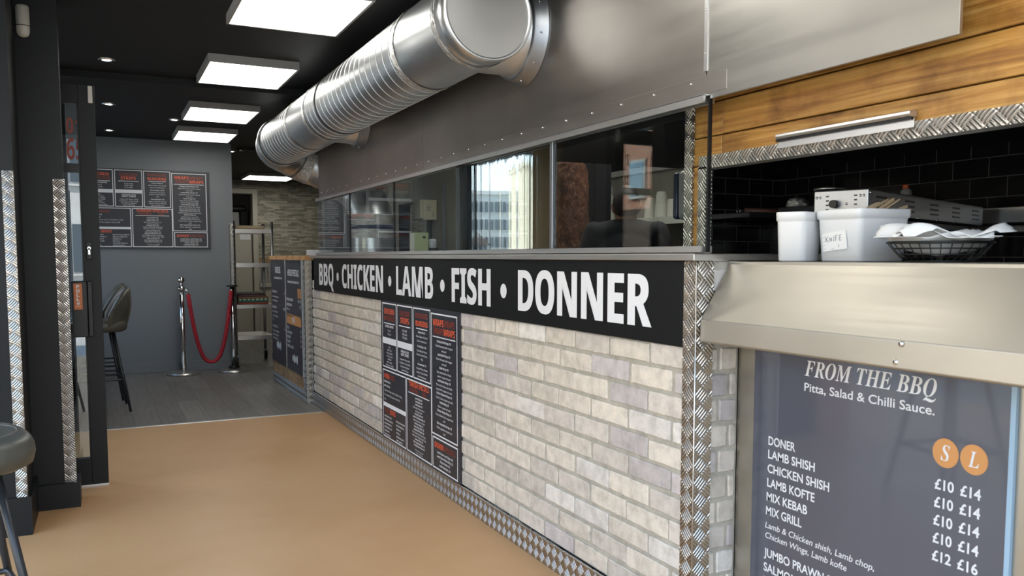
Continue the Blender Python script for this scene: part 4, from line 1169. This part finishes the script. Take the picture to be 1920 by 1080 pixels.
# the note on the tub's left face
fc = c2 - dR*(.175/2*.955+.0015); nrm = -dR
def tw_note(u, v, off=0.):
    k = (.155-v)/.136
    p = fc + dL*(-u) + Vector((0, 0, v)) + nrm*(off) + dR*(.0045*(1-min(1, v/.12)))
    return p
ca, sa = math.cos(.10), math.sin(.10)
def tw_n2(u, v, off=.0012): return tw_note(u*ca-v*sa-.004, u*sa+v*ca+.030, off)
nb = MB(); quad(nb, lambda u, v: tw_n2(u, v, .0008), -.040, .040, .0, .048)
nb2 = bmesh.ops.extrude_face_region(nb.bm, geom=list(nb.bm.faces)); bmesh.ops.translate(nb.bm, vec=nrm*.0006, verts=[v for v in nb2['geom'] if isinstance(v, bmesh.types.BMVert)])
nt_ = part('paper_note', nb, 'paper', t2)
kl = MB()
strokes = {'K': [((0, 0), (0, 1)), ((.7, 1), (0, .45)), ((.1, .5), (.8, -.05))], 'N': [((0, 0), (.05, .7)), ((.05, .7), (.6, .05)), ((.6, .05), (.62, .75))], 'I': [((0.1, 0), (.25, .95))], 'F': [((0, 0), (.1, .95)), ((.1, .95), (.7, 1)), ((.05, .5), (.5, .55))], 'E': [((0, 0), (.1, .9)), ((.1, .9), (.7, .95)), ((.05, .5), (.55, .5)), ((0, 0), (.65, .03))]}
x = -.027
for ch_ in 'KNIFE':
    for (a, b_) in strokes[ch_]:
        kl.tube([tw_n2(x+a[0]*.011, .024+a[1]*.0145, .0016), tw_n2(x+b_[0]*.011, .024+b_[1]*.0145, .0016)], .0007, 5)
    x += .0125 if ch_ != 'I' else .007
kl.tube([tw_n2(.014, .007, .0016), tw_n2(.0145, .014, .0016)], .0006, 5)
kl.tube([tw_n2(-.012, .004, .0016), tw_n2(-.004, .0045, .0016)], .0006, 5)
for i in range(4): kl.tube([tw_n2(-.039, .006+i*.010, .0016), tw_n2(-.031, .0062+i*.010, .0016)], .0004, 5)
part('handwriting', kl, 'ink', nt_)
M['birch'] = mat('birch', (.62, .48, .30), .6)
def wood_knife(c, d, ln, roll, label):
    """flat wooden cutlery blade from c along d"""
    d = d.normalized(); s_ = d.cross(Vector((0, 0, 1))).normalized(); up = s_.cross(d)
    s2 = s_*math.cos(roll)+up*math.sin(roll); u2 = s2.cross(d)
    q = MB(); prof = [(0, .0055), (.35*ln, .0050), (.5*ln, .0056), (.85*ln, .0068), (.96*ln, .0055), (ln, .002)]
    for side in (-1, 1):
        pass
    A = [q.bm.verts.new(c+d*t+s2*w_+u2*.0008) for t, w_ in prof]+[q.bm.verts.new(c+d*t-s2*w_+u2*.0008) for t, w_ in reversed(prof)]
    f = q.bm.faces.new(A); ex = bmesh.ops.extrude_face_region(q.bm, geom=[f]); bmesh.ops.translate(q.bm, vec=-u2*.0016, verts=[v for v in ex['geom'] if isinstance(v, bmesh.types.BMVert)])
    return solo('wooden_knife', q, 'birch', label, 'wooden knife', tuple(c), 'wooden knives in the white tub')
for i in range(14):
    t = i/13
    base = c2 + dL*random.uniform(-.050, .050) + dR*(-.072+.045*t) + Vector((0, 0, .088+.012*random.random()))
    dd_ = dR*.86 + dL*random.uniform(-.16, .16) + Vector((0, 0, random.uniform(.34, .50)*(1-.25*t)))
    wood_knife(base, dd_, .150, random.uniform(-.5, .5), 'pale flat wooden knife sticking out of the white KNIFE tub')
d1L, d1R = (lv*.93+rv_*.36).normalized(), (rv_*.93-lv*.36).normalized()
t1, c1 = tub(Vector((1.672, 1.628, 1.1665)), d1L, d1R, .088, .12, .133, 'cutlery_tub', 'smaller plain white plastic tub left of the tub with the note')

# basket with napkins
bk = thing('basket', 'black oval plastic mesh basket at the right end of the steel top', 'basket', (1.764, 1.30, 1.1665))
bc = Vector((1.764, 1.30, 1.1665)); bx = (-lv+rv_*.1).normalized(); by = Vector((-bx.y, bx.x, 0))
def bpt(a, t):
    rx, ry = .073+.040*t**.8, .050+.034*t**.8
    return bc + bx*(rx*math.cos(a)) + by*(ry*math.sin(a)) + Vector((0, 0, .003+.043*t))
q = MB(); q.tube([bpt(2*PI*i/48, 1) for i in range(48)], .0032, 8, closed=True)
part('rim', q, 'black_plastic', bk)
q = MB()
for t in (.0, .36, .68): q.tube([bpt(2*PI*i/48, t) for i in range(48)], .0018, 6, closed=True)
for i in range(30):
    a = 2*PI*i/30; q.tube([bpt(a, t) for t in (0, .2, .45, .75, 1)], .0013, 6)
for i in range(-5, 6):
    yy = i*.0085; xx = .072*math.sqrt(max(0, 1-(yy/.05)**2)); q.tube([bc+bx*-xx+by*yy+Vector((0, 0, .003)), bc+bx*xx+by*yy+Vector((0, 0, .003))], .0014, 6)
for i in range(-8, 9):
    xx = i*.0085; yy = .049*math.sqrt(max(0, 1-(xx/.073)**2)); q.tube([bc+bx*xx+by*-yy+Vector((0, 0, .003)), bc+bx*xx+by*yy+Vector((0, 0, .003))], .0014, 6)
part('mesh', q, 'black_plastic', bk)
def napkin(hx, hy, rot, z0, seed, sag, label, ox=0., oy=0., lift=0.):
    rnd = random.Random(seed); ph = [rnd.uniform(0, 6) for _ in range(4)]
    q = MB(); n = 26; gr = []
    for i in range(n+1):
        row_ = []
        for j in range(n+1):
            u, v = -1+2*i/n, -1+2*j/n
            x, y = u*hx, v*hy; X_ = x*math.cos(rot)-y*math.sin(rot)+ox; Y_ = x*math.sin(rot)+y*math.cos(rot)+oy
            e = math.hypot(X_/.108, Y_/.080)
            inside = min(1, e)**2
            z = z0 + sag*inside + (.011*math.sin(3.0*u+ph[0])+.008*math.sin(4.3*v+ph[1])+.006*math.sin(5*u*v+ph[2]))*min(1, .25+e)
            if e > 1: z = max(z - .030*(e-1)**1.2, .004+.046+.006) if e < 1.22 else max(z-.05*(e-1), .058)
            z += lift*max(0, u)
            row_.append(q.bm.verts.new(bc+bx*X_+by*Y_+Vector((0, 0, z))))
        gr.append(row_)
    for i in range(n):
        for j in range(n): q.bm.faces.new((gr[i][j], gr[i+1][j], gr[i+1][j+1], gr[i][j+1])).smooth = True
    ex = bmesh.ops.extrude_face_region(q.bm, geom=list(q.bm.faces)); bmesh.ops.translate(q.bm, vec=(0, 0, .0015), verts=[v for v in ex['geom'] if isinstance(v, bmesh.types.BMVert)])
    for f in q.bm.faces: f.smooth = True
    return solo('napkin', q, 'paper', label, 'napkin', tuple(bc+Vector((0, 0, z0))), 'white paper napkins in the basket')
napkin(.112, .078, .0, .010, 3, .050, 'lower white paper napkin lining the black basket')
napkin(.124, .082, .30, .046, 5, .022, 'upper white paper napkin with its corner lifted at the right of the basket', .006, .0, .012)
napkin(.122, .078, -.22, .060, 9, .012, 'top white paper napkin draping over the left of the basket', -.014, -.006, -.004)

# overhead grill unit
G0 = Vector((1.920, 1.640, 0)); gl_ = Vector((1.114, .417, 0)).normalized(); gs_ = Vector((-gl_.y, gl_.x, 0)); GL, GS = 1.185, .155; gz0, gz1 = 1.297, 1.369
gu = thing('grill_unit', 'long steel grill unit with rows of vent slots behind the tubs', 'grill', tuple(G0+gl_*GL/2+gs_*GS/2+Vector((0, 0, .9))))
ctr_ = G0+gl_*GL/2+gs_*GS/2
up = Vector((0, 0, 1))
q = MB().obox(ctr_+up*(gz0+gz1)/2, gl_, gs_, up, GL/2, GS/2, (gz1-gz0)/2, .003)
part('housing', q, 'dull_steel', gu)
for i in range(5):
    q = MB()
    for k in range(3): q.obox(G0+gl_*(.10+i*.245)+up*(gz1-.020-k*.0155)-gs_*.0004, gl_, gs_, up, .042, .0012, .0030)
    part('vent_slots', q, 'black_plastic', gu)
q = MB()
for i, a in enumerate((.035, .115)):
    for k in range(4): q.obox(G0+gs_*a+up*(gz1-.017-k*.0125)-gl_*.0004, gl_, gs_, up, .0012, .0040, .0020)
part('front_slots', q, 'black_plastic', gu)
kc = G0+gs_*.092+up*(gz1-.040)
part('knob', MB().tube([kc-gl_*.020, kc+gl_*.001], .0115, 20), 'black_plastic', gu)
q = MB()
for a, z in ((.012, .018), (.022, .018), (.136, .020), (.146, .020), (.060, .040)): q.sphere(G0+gs_*a+up*(gz1-z)-gl_*.001, .0038, 10, 8)
for i in range(5): q.sphere(G0+gl_*(.22+i*.2)+up*(gz0+.004)-gs_*.001, .0042, 10, 8)
q.sphere(G0+gl_*.012+up*(gz1-.010)-gs_*.001, .004, 10, 8)
part('bolt', q, 'chrome', gu)
part('drip_tray', MB().obox(ctr_+up*(gz0-.012)+gs_*.01, gl_, gs_, up, GL/2-.03, GS/2-.02, .010, .002), 'black_metal', gu)
q = MB()
for a, zf in ((.04, 1.1665), (.04, 1.1665)): pass
for (a, b_, zf) in ((.03, .02, 1.167), (.03, .13, 1.167), (1.13, .02, .901), (1.13, .13, .901)):
    pp = G0+gl_*a+gs_*b_; part('leg', MB().obox(pp+up*(zf+gz0-.02)/2, gl_, gs_, up, .009, .009, (gz0-.02-zf)/2), 'black_metal', gu)
wsx = thing('wall_shelf', 'steel ledge with a folded front on the black tiles', 'shelf', (3.1, 1.2, 1.305))
part('upper_rail', MB().box(3.085, 3.149, -1.0, 2.10, 1.306, 1.368, .003), 'steel', wsx)
part('lower_rail', MB().box(3.05, 3.149, -1.0, 2.55, 1.270, 1.296, .003), 'steel', wsx)
bs = thing('rear_shelf', 'dark shelf on the side tiles behind the white tubs', 'shelf', (2.85, 3.1, 1.37))
part('board', MB().box(2.68, 3.14, 2.95, 3.249, 1.36, 1.385, .003), 'black_metal', bs)
rr = MB().tube([(2.80, 3.115, 1.400), (2.99, 3.02, 1.400)], .0135, 14)
rod = thing('kebab_skewer', 'wrapped pinkish roll with a ring-ended skewer beside the black tiles', 'skewer', (2.89, 3.07, 1.385))
M['pink_wrap'] = mat('pink_wrap', (.22, .10, .085), .45)
part('wrapped_roll', rr, 'pink_wrap', rod)
part('ring_end', MB().tube([(2.775+.0*math.cos(a), 3.13+.010*math.cos(a), 1.399+.011*math.sin(a)) for a in [i*PI/10 for i in range(20)]], .0018, 6, closed=True).tube([(2.777, 3.122, 1.40), (2.80, 3.113, 1.40)], .0016, 6), 'chrome', rod)
# objects standing on a stand behind the tubs
st = thing('side_stand', 'black stand behind the white tubs holding a pot and foil', 'stand', (2.53, 2.45, .9))
part('top', MB().box(2.45, 2.66, 2.32, 2.53, 1.355, 1.375, .003), 'black_metal', st)
for x, y in ((2.47, 2.34), (2.64, 2.34), (2.49, 2.50), (2.64, 2.50)): part('leg', MB().box(x-.012, x+.012, y-.012, y+.012, .901, 1.355), 'black_metal', st)
pt_ = thing('steel_pot', 'small steel pot with a shiny rim behind the grill unit', 'pot', (2.575, 2.385, 1.3755))
part('body', MB().lathe([(.052, 1.3757), (.056, 1.379), (.056, 1.441), (.054, 1.441), (.052, 1.382), (.001, 1.381)], (2.575, 2.385, 0), 'Z', 36), 'black_metal', pt_)
part('rim', MB().lathe([(.055, 1.438), (.060, 1.440), (.060, 1.448), (.053, 1.449)], (2.575, 2.385, 0), 'Z', 36), 'steel', pt_)
fl_ = MB().sphere((2.500, 2.475, 1.388), .045, 24, 14, (1.15, .8, .62))
for v in fl_.bm.verts: v.co += Vector((random.uniform(-1, 1), random.uniform(-1, 1), random.uniform(-1, 1)))*.004; v.co.z = max(v.co.z, 1.3758)
solo('foil_parcel', fl_, 'foil', 'crumpled dark foil lump behind the smaller white tub', 'foil parcel', (2.50, 2.475, 1.3755))
bt_ = thing('spray_bottle', 'little grey bottle with an orange cap above the grill unit', 'bottle', (2.47, 2.05, gz1))
pb = G0+gl_*.62+gs_*.10
bt_.location = (pb.x, pb.y, gz1); OFF[bt_.name] = Vector((pb.x, pb.y, gz1))
M['bottle_grey'] = mat('bottle_grey', (.20, .20, .20), .4); M['bottle_orange'] = mat('bottle_orange', (.45, .09, .02), .4)
part('body', MB().lathe([(.001, gz1), (.017, gz1), (.018, gz1+.004), (.018, gz1+.034), (.009, gz1+.042)], (pb.x, pb.y, 0), 'Z', 24), 'bottle_grey', bt_)
part('cap', MB().lathe([(.010, gz1+.041), (.010, gz1+.054), (.001, gz1+.055)], (pb.x-.004, pb.y, 0), 'Z', 20), 'bottle_orange', bt_)

# ================================================================== KITCHEN
kb = thing('doner_stand', 'black cupboard the doner machine stands on', 'cupboard', (2.62, 4.65, 0))
part('carcass', MB().box(2.38, 2.91, 4.43, 4.98, 0, .98, .004), 'black_paint', kb)
part('worktop', MB().box(2.37, 2.92, 4.42, 4.99, .98, 1.0, .002), 'steel', kb)
dn = thing('doner_machine', 'upright doner grill with a dark burner back behind the glass', 'doner machine', (2.62, 4.5, 1.0))
part('drip_pan', MB().lathe([(.001, 1.0), (.135, 1.0), (.14, 1.03), (.135, 1.03), (.13, 1.01), (.001, 1.01)], (2.62, 4.475, 0), 'Z', 40), 'steel', dn)
part('spit', MB().tube([(2.62, 4.475, 1.01), (2.62, 4.475, 1.84)], .008, 12), 'chrome', dn)
part('burner_back', MB().box(2.78, 2.90, 4.44, 4.95, 1.0, 1.80, .006), 'black_paint', dn)
part('top_arm', MB().box(2.58, 2.90, 4.435, 4.515, 1.80, 1.84, .004), 'black_paint', dn)
mt = MB(); prof = [(.001, 1.06), (.085, 1.065), (.105, 1.10), (.112, 1.20), (.116, 1.35), (.114, 1.50), (.112, 1.62), (.108, 1.70), (.095, 1.745), (.06, 1.768), (.009, 1.775)]
pp = []
for (r0, h0), (r1, h1) in zip(prof, prof[1:]):
    for k in range(5): pp.append((r0+(r1-r0)*k/5, h0+(h1-h0)*k/5))
pp.append(prof[-1])
mt.lathe(pp, (2.62, 4.475, 0), 'Z', 64)
for v in mt.bm.verts:
    dx, dy = v.co.x-2.62, v.co.y-4.475; a = math.atan2(dy, dx)
    k = 1+.022*math.sin(7*a+v.co.z*31)+.018*math.sin(v.co.z*83+2*a)+random.uniform(-.014, .014)
    v.co.x = 2.62+dx*k; v.co.y = 4.475+dy*k
solo('doner_meat', mt, 'meat', 'tall brown cylinder of doner meat on the spit behind the glass', 'doner meat', (2.62, 4.475, 1.06), smooth=True)
bcb = thing('back_cupboard', 'dark kitchen cupboard along the back wall', 'cupboard', (3.5, 5.1, 0))
part('carcass', MB().box(3.22, 3.745, 4.55, 5.88, 0, 1.18, .004), 'black_paint', bcb)
part('worktop', MB().box(3.21, 3.745, 4.54, 5.88, 1.18, 1.20, .002), 'steel', bcb)
jg = thing('steel_jug', 'steel jug beside the person behind the glass', 'jug', (3.33, 5.30, 1.2))
part('body', MB().lathe([(.001, 1.20), (.05, 1.20), (.055, 1.22), (.052, 1.40), (.056, 1.47), (.053, 1.47), (.049, 1.40), (.05, 1.23), (.001, 1.215)], (3.33, 5.30, 0), 'Z', 32), 'steel', jg)
part('handle', MB().tube(smooth_path([(3.385, 5.30, 1.44), (3.43, 5.30, 1.42), (3.43, 5.30, 1.30), (3.385, 5.30, 1.27)]), .006, 8), 'steel', jg)
sh = thing('cup_shelf', 'long white shelf on the kitchen back wall holding cups', 'shelf', (3.62, 5.0, 1.44))
part('board', MB().box(3.52, 3.749, 4.05, 5.75, 1.432, 1.458, .003).box(3.515, 3.525, 4.05, 5.75, 1.405, 1.458, .002), 'foam', sh)
part('price_tag', MB().box(3.5115, 3.5145, 4.88, 4.98, 1.385, 1.43), 'paper', sh)
def cup_stack(y, tiers, label):
    z = 1.4585; q = MB()
    for r0, r1, h in tiers:
        pr = [(.001, z), (r0, z)]
        k = max(3, int(h/.012))
        for i in range(k):
            zz = z+h*i/k; rr2 = r0+(r1-r0)*(i/k)**2.2
            pr += [(rr2, zz+.001), (rr2-.0008, zz+h/k*.5)]
        pr += [(r1, z+h-.004), (r1-.006, z+h), (.001, z+h)]
        q.lathe(pr, (3.62, y, 0), 'Z', 32); z += h+.0003
    solo('cup_stack', q, 'foam', label, 'cups', (3.62, y, 1.4585), 'upturned cup stacks on the shelf')
cup_stack(5.024, [(.043, .030, .150)], 'single pale stack of upturned cups left of the tallest stack')
cup_stack(4.89, [(.048, .042, .105), (.042, .030, .082)], 'tallest two-tier stack of upturned pale cups on the kitchen shelf')
cup_stack(4.755, [(.042, .038, .125)], 'short stack of pale cups partly behind the blue-edged dispenser')
wb = thing('squeeze_bottle', 'tall white bottle on the kitchen shelf left of the person', 'bottle', (3.6, 5.53, 1.4585))
part('body', MB().lathe([(.001, 1.4585), (.040, 1.459), (.042, 1.465), (.042, 1.60), (.036, 1.635), (.022, 1.655), (.018, 1.67)], (3.6, 5.53, 0), 'Z', 32), 'foam', wb)
part('cap', MB().lathe([(.022, 1.668), (.024, 1.69), (.022, 1.72), (.012, 1.735), (.001, 1.737)], (3.6, 5.53, 0), 'Z', 28), 'white_plastic', wb)
q = MB()
for i in range(5): q.box(3.5560, 3.5580, 5.515, 5.545, 1.50+i*.022, 1.505+i*.022)
part('printed_marks', q, 'ink', wb)
dp = thing('towel_dispenser', 'white rounded dispenser with a dark blue back edge near the wooden post', 'dispenser', (2.75, 3.43, 1.49))
part('body', MB().box(2.652, 2.86, 3.362, 3.455, 1.365, 1.618, .028, 5), 'white_plastic', dp)
part('blue_front', MB().box(2.652, 2.86, 3.4565, 3.492, 1.372, 1.610, .016, 5), 'navy_plastic', dp)
eb = thing('electric_box', 'cream electric control box on the kitchen wall', 'electric box', (2.42, 6.5, 1.49))
part('body', MB().box(2.352, 2.498, 6.44, 6.62, 1.492, 1.645, .004), 'cream_plastic', eb)
part('front_cover', MB().box(2.372, 2.49, 6.425, 6.44, 1.480, 1.640, .004), 'cream_plastic', eb)
q = MB(); 
for i in range(2):
    for k in range(2): q.box(2.405+i*.018, 2.417+i*.018, 6.4238, 6.4248, 1.555+k*.020, 1.570+k*.020)
q.box(2.455, 2.462, 6.4238, 6.4248, 1.505, 1.545)
part('printed_marks', q, 'dull_steel', eb)
part('cable', MB().tube(smooth_path([(2.46, 6.52, 1.49), (2.46, 6.52, 1.30), (2.47, 6.50, 1.0), (2.48, 6.50, .4)]), .022, 12), 'black_plastic', eb)
gb = thing('green_carton', 'pale green carton standing on the counter behind the glass', 'carton', (1.91, 5.25, 1.188))
part('body', MB().box(1.858, 1.955, 5.20, 5.30, 1.1885, 1.338, .002), 'green_box', gb)
part('side_label', MB().box(1.857, 1.8582, 5.205, 5.295, 1.20, 1.335), 'foam', gb)
q = MB(); q.box(1.915, 1.935, 5.1988, 5.1999, 1.300, 1.315)
part('printed_mark', q, 'board_black', gb)
jr = thing('spice_jar', 'small clear jar with a black base beside the green carton', 'jar', (2.0, 5.22, 1.188))
part('bowl', MB().lathe([(.001, 1.1885), (.03, 1.189), (.036, 1.20), (.036, 1.235), (.001, 1.236)], (1.995, 5.22, 0), 'Z', 28), 'black_plastic', jr)
part('jar', MB().lathe([(.024, 1.2365), (.026, 1.24), (.026, 1.285), (.022, 1.296), (.001, 1.298)], (1.992, 5.22, 0), 'Z', 28), 'clear_tub', jr)
for y, lb in ((6.26, 'slotted shelf upright nearer the cream electric box'), (5.965, 'slotted shelf upright beside the black screen post')):
    u = thing('shelf_upright', lb, 'upright', (2.49, y, 1.2), 'slotted uprights on the kitchen wall')
    part('rail', MB().box(2.478, 2.4995, y-.025, y+.025, .9, 1.77, .002).box(2.470, 2.4785, y-.026, y-.020, .9, 1.77), 'dull_steel', u)
    q = MB()
    for k in range(16): q.box(2.4765, 2.4782, y+.002, y+.012, .95+k*.05, .965+k*.05)
    part('slots', q, 'chrome', u)

# ------------------------------------------------------------------ the person behind the glass
def remesh(mb, vox, smooth_it=6):
    me = bpy.data.meshes.new('blob'); bmesh.ops.recalc_face_normals(mb.bm, faces=mb.bm.faces); mb.bm.to_mesh(me); mb.bm.free()
    o = bpy.data.objects.new('blob', me); COL.objects.link(o)
    r = o.modifiers.new('r', 'REMESH'); r.mode = 'VOXEL'; r.voxel_size = vox; r.use_smooth_shade = True
    s_ = o.modifiers.new('s', 'SMOOTH'); s_.iterations = smooth_it; s_.factor = .5
    dg = bpy.context.evaluated_depsgraph_get()
    m2 = bpy.data.meshes.new_from_object(o.evaluated_get(dg))
    out = MB(); out.bm.from_mesh(m2)
    for f in out.bm.faces: f.smooth = True
    bpy.data.objects.remove(o); bpy.data.meshes.remove(me); bpy.data.meshes.remove(m2)
    return out
def limb(q, pts, rs, n=16):
    sp_ = smooth_path(pts, 6); k = []
    for i in range(len(rs)-1):
        for j in range(6): k.append(rs[i]+(rs[i+1]-rs[i])*j/6)
    k.append(rs[-1]); q.tube(sp_, k, n)
    q.sphere(sp_[0], rs[0], 14, 10); q.sphere(sp_[-1], rs[-1], 14, 10)
def arm_pts(s): return [(s*.185, -.01, 1.325), (s*.222, -.005, 1.20), (s*.245, .035, 1.075), (s*.20, .15, 1.02), (s*.115, .245, 1.005)]
q = MB()
q.sphere((0, .018, 1.478), .1, 28, 20, (.76, .95, 1.10)); q.sphere((0, .055, 1.430), .07, 20, 14, (.80, .75, .95)); q.sphere((0, -.022, 1.49), .085, 20, 14, (.86, .90, .92))
limb(q, [(0, -.012, 1.27), (0, -.004, 1.34), (0, .008, 1.42)], [.072, .062, .060])
q.sphere((0, .115, 1.458), .014, 10, 8, (.9, 1.3, 1.5)); q.sphere((0, .109, 1.482), .010, 10, 8, (.8, .9, 2.4))
q.sphere((0, .098, 1.418), .016, 12, 8, (1.5, .6, .5)); q.sphere((0, .090, 1.385), .022, 12, 8, (1.0, .8, .8))
for s in (-1, 1):
    q.sphere((s*.077, .000, 1.462), .03, 14, 10, (.28, .62, 1.0)); q.sphere((s*.080, -.004, 1.470), .024, 12, 8, (.35, .6, .95))
    q.sphere((s*.030, .094, 1.498), .016, 10, 8, (1.3, .5, .45))
q.sphere((0, 0, 1.19), .16, 24, 16, (1.05, .70, 1.1)); q.sphere((0, .005, 1.02), .15, 24, 16, (1.0, .75, 1.1)); q.sphere((0, 0, .86), .155, 24, 16, (1.05, .78, .9))
limb(q, [(-.17, -.012, 1.318), (0, -.018, 1.335), (.17, -.012, 1.318)], [.052, .066, .052])
for s in (-1, 1):
    limb(q, arm_pts(s), [.050, .046, .042, .037, .026])
    limb(q, [(s*.085, 0, .84), (s*.095, .015, .64), (s*.095, .025, .45), (s*.092, -.005, .25), (s*.092, -.012, .09)], [.088, .078, .058, .052, .038])
    q.sphere((s*.092, .05, .035), .05, 16, 10, (.85, 2.0, .6))
    # hand: palm, four fingers and a thumb
    w0 = Vector(arm_pts(s)[-1]); f_ = Vector((-s*.62, .76, -.12)).normalized(); side = f_.cross(Vector((0, 0, 1))).normalized(); dn_ = Vector((0, 0, -1))
    q.obox(w0+f_*.045, f_, side, f_.cross(side), .045, .036, .013, .008)
    for k in range(4):
        b0 = w0+f_*.085+side*(-.028+.0187*k); ln = (.060, .070, .066, .052)[k]
        limb(q, [b0, b0+f_*ln*.45+dn_*.004, b0+f_*ln*.78+dn_*.020, b0+f_*ln*.90+dn_*.040], [.0088, .0085, .008, .0072], 10)
    b0 = w0+f_*.025+side*(-s*-.034)
    limb(q, [b0, b0+side*(s*.022)+f_*.025, b0+side*(s*.026)+f_*.055+dn_*.008], [.011, .0095, .008], 10)
pr_ = solo('person', remesh(q, .0058, 5), 'skin', 'person seen from behind in a dark top, standing in the kitchen beside the doner meat', 'person', (0, 0, 0))
h = MB()
h.sphere((0, .014, 1.484), .1, 28, 20, (.80, .965, 1.10)); h.sphere((0, -.024, 1.492), .09, 24, 16, (.885, .93, .95)); h.sphere((0, -.020, 1.455), .07, 20, 14, (.93, .88, .95))
hm = remesh(h, .006, 3)
bmesh.ops.delete(hm.bm, geom=[v for v in hm.bm.verts if v.co.z < 1.408+.75*max(0, v.co.y+.035)], context='VERTS')
part('hair', hm, 'hair', pr_)
sh_ = MB()
sh_.sphere((0, 0, 1.19), .16, 24, 16, (1.16, .84, 1.12)); sh_.sphere((0, .008, 1.02), .15, 24, 16, (1.14, .90, 1.12)); sh_.sphere((0, 0, .88), .155, 24, 16, (1.16, .92, .85))
limb(sh_, [(-.175, -.012, 1.312), (0, -.022, 1.325), (.175, -.012, 1.312)], [.062, .080, .062])
for s in (-1, 1): limb(sh_, arm_pts(s)[:3], [.060, .057, .053])
shm = remesh(sh_, .008, 8)
part('dark_top', shm, 'dark_shirt', pr_)
tr2 = MB()
tr2.sphere((0, 0, .80), .15, 20, 14, (1.12, .90, .8))
for s in (-1, 1): limb(tr2, [(s*.085, 0, .82), (s*.095, .015, .64), (s*.095, .025, .45), (s*.093, -.002, .25), (s*.093, -.010, .06)], [.098, .088, .072, .066, .058])
part('trousers', remesh(tr2, .009, 4), 'trousers', pr_)
for s in (-1, 1):
    q = MB(); q.sphere((s*.092, .048, .042), .055, 18, 12, (.92, 2.05, .72))
    for v in q.bm.verts: v.co.z = max(v.co.z, .002)
    part('shoe', q, 'shoe', pr_)
eye = MB()
for s in (-1, 1): eye.sphere((s*.030, .0985, 1.482), .0075, 12, 8)
part('eye', eye, 'white_print', pr_)
pr_.location = (2.745, 4.045, 0); pr_.rotation_euler = (0, 0, -math.radians(32))

# ================================================================== THE STREET
def building(name, label, loc, rot, w, d, h, wall, rows, cols_, wz, wh, ww, glass='dark_glass', roof=None, slats=False, cat='building'):
    r = thing(name, label, cat, (0, 0, 0))
    part('walls', MB().box(-w/2, w/2, 0, d, 0, h), wall, r)
    for i in range(rows):
        for j in range(cols_):
            cx = -w/2+w*(j+.5)/cols_; z0 = wz+i*(h-wz)/rows
            f = part('window', MB().box(cx-ww/2-.08, cx+ww/2+.08, -.10, .02, z0-.1, z0+wh+.08), 'render_white', r)
            if slats:
                q = MB()
                for k in range(int(ww/.5)): q.box(cx-ww/2+k*.5+.1, cx-ww/2+k*.5+.38, -.14, -.09, z0, z0+wh)
                part('pane', q, glass, f)
            else: part('pane', MB().box(cx-ww/2, cx+ww/2, -.13, -.09, z0, z0+wh), glass, f)
    if roof:
        part('roof', MB().prism([(-w/2-.3, h), (w/2+.3, h), (0, h+roof)], -.3, d+.3, 'Y'), 'roof_tile', r)
    else:
        part('parapet', MB().box(-w/2-.15, w/2+.15, -.15, d+.15, h, h+.35), wall, r)
    r.location = loc; r.rotation_euler = (0, 0, rot)
    return r
building('apartment_block', 'cream apartment block mirrored at the right of the polished steel panel', (-29.0, 54.0, -.125), .30, 7.0, 9, 8.2, 'render_cream', 3, 4, .9, 1.5, .8)
building('office_block', 'white block with slatted windows mirrored in the middle of the steel panel', (-31.0, 72.0, -.125), .30, 6.5, 9, 7.2, 'render_white', 4, 2, .5, 1.0, 3.6, slats=True)
building('gabled_house', 'small pale gabled house mirrored at the left of the steel panel', (-17.3, 46.5, -.125), .35, 1.5, 6, 2.0, 'render_white', 1, 2, .9, 1.2, .8, roof=1.0, cat='house')
bh_ = building('brick_house', 'red brick house mirrored in the glass in front of the person', (-13.2, 24.4, -.125), PI/2, 9.0, 8, 6.4, 'red_brick', 2, 4, .3, 1.1, .75, 'blue_glass', roof=2.2, cat='house')
part('dark_front', MB().box(-4.52, 4.52, -.06, 8.02, 0, 2.9), 'roof_tile', bh_)  # added dark ground floor; fades the lower part of the house's reflection
building('white_house', 'white house mirrored in the glass of the open door', (-1.2, -15.0, -.125), PI-.35, 8.0, 7, 5.6, 'render_white', 2, 4, .9, 1.25, .9, roof=2.0, cat='house')
building('terrace_house', 'cream terrace house across the street at the left', (-14.0, 4.0, -.125), PI/2, 16.0, 8, 5.2, 'render_cream', 2, 6, .9, 1.3, 1.0, roof=2.0, cat='house')
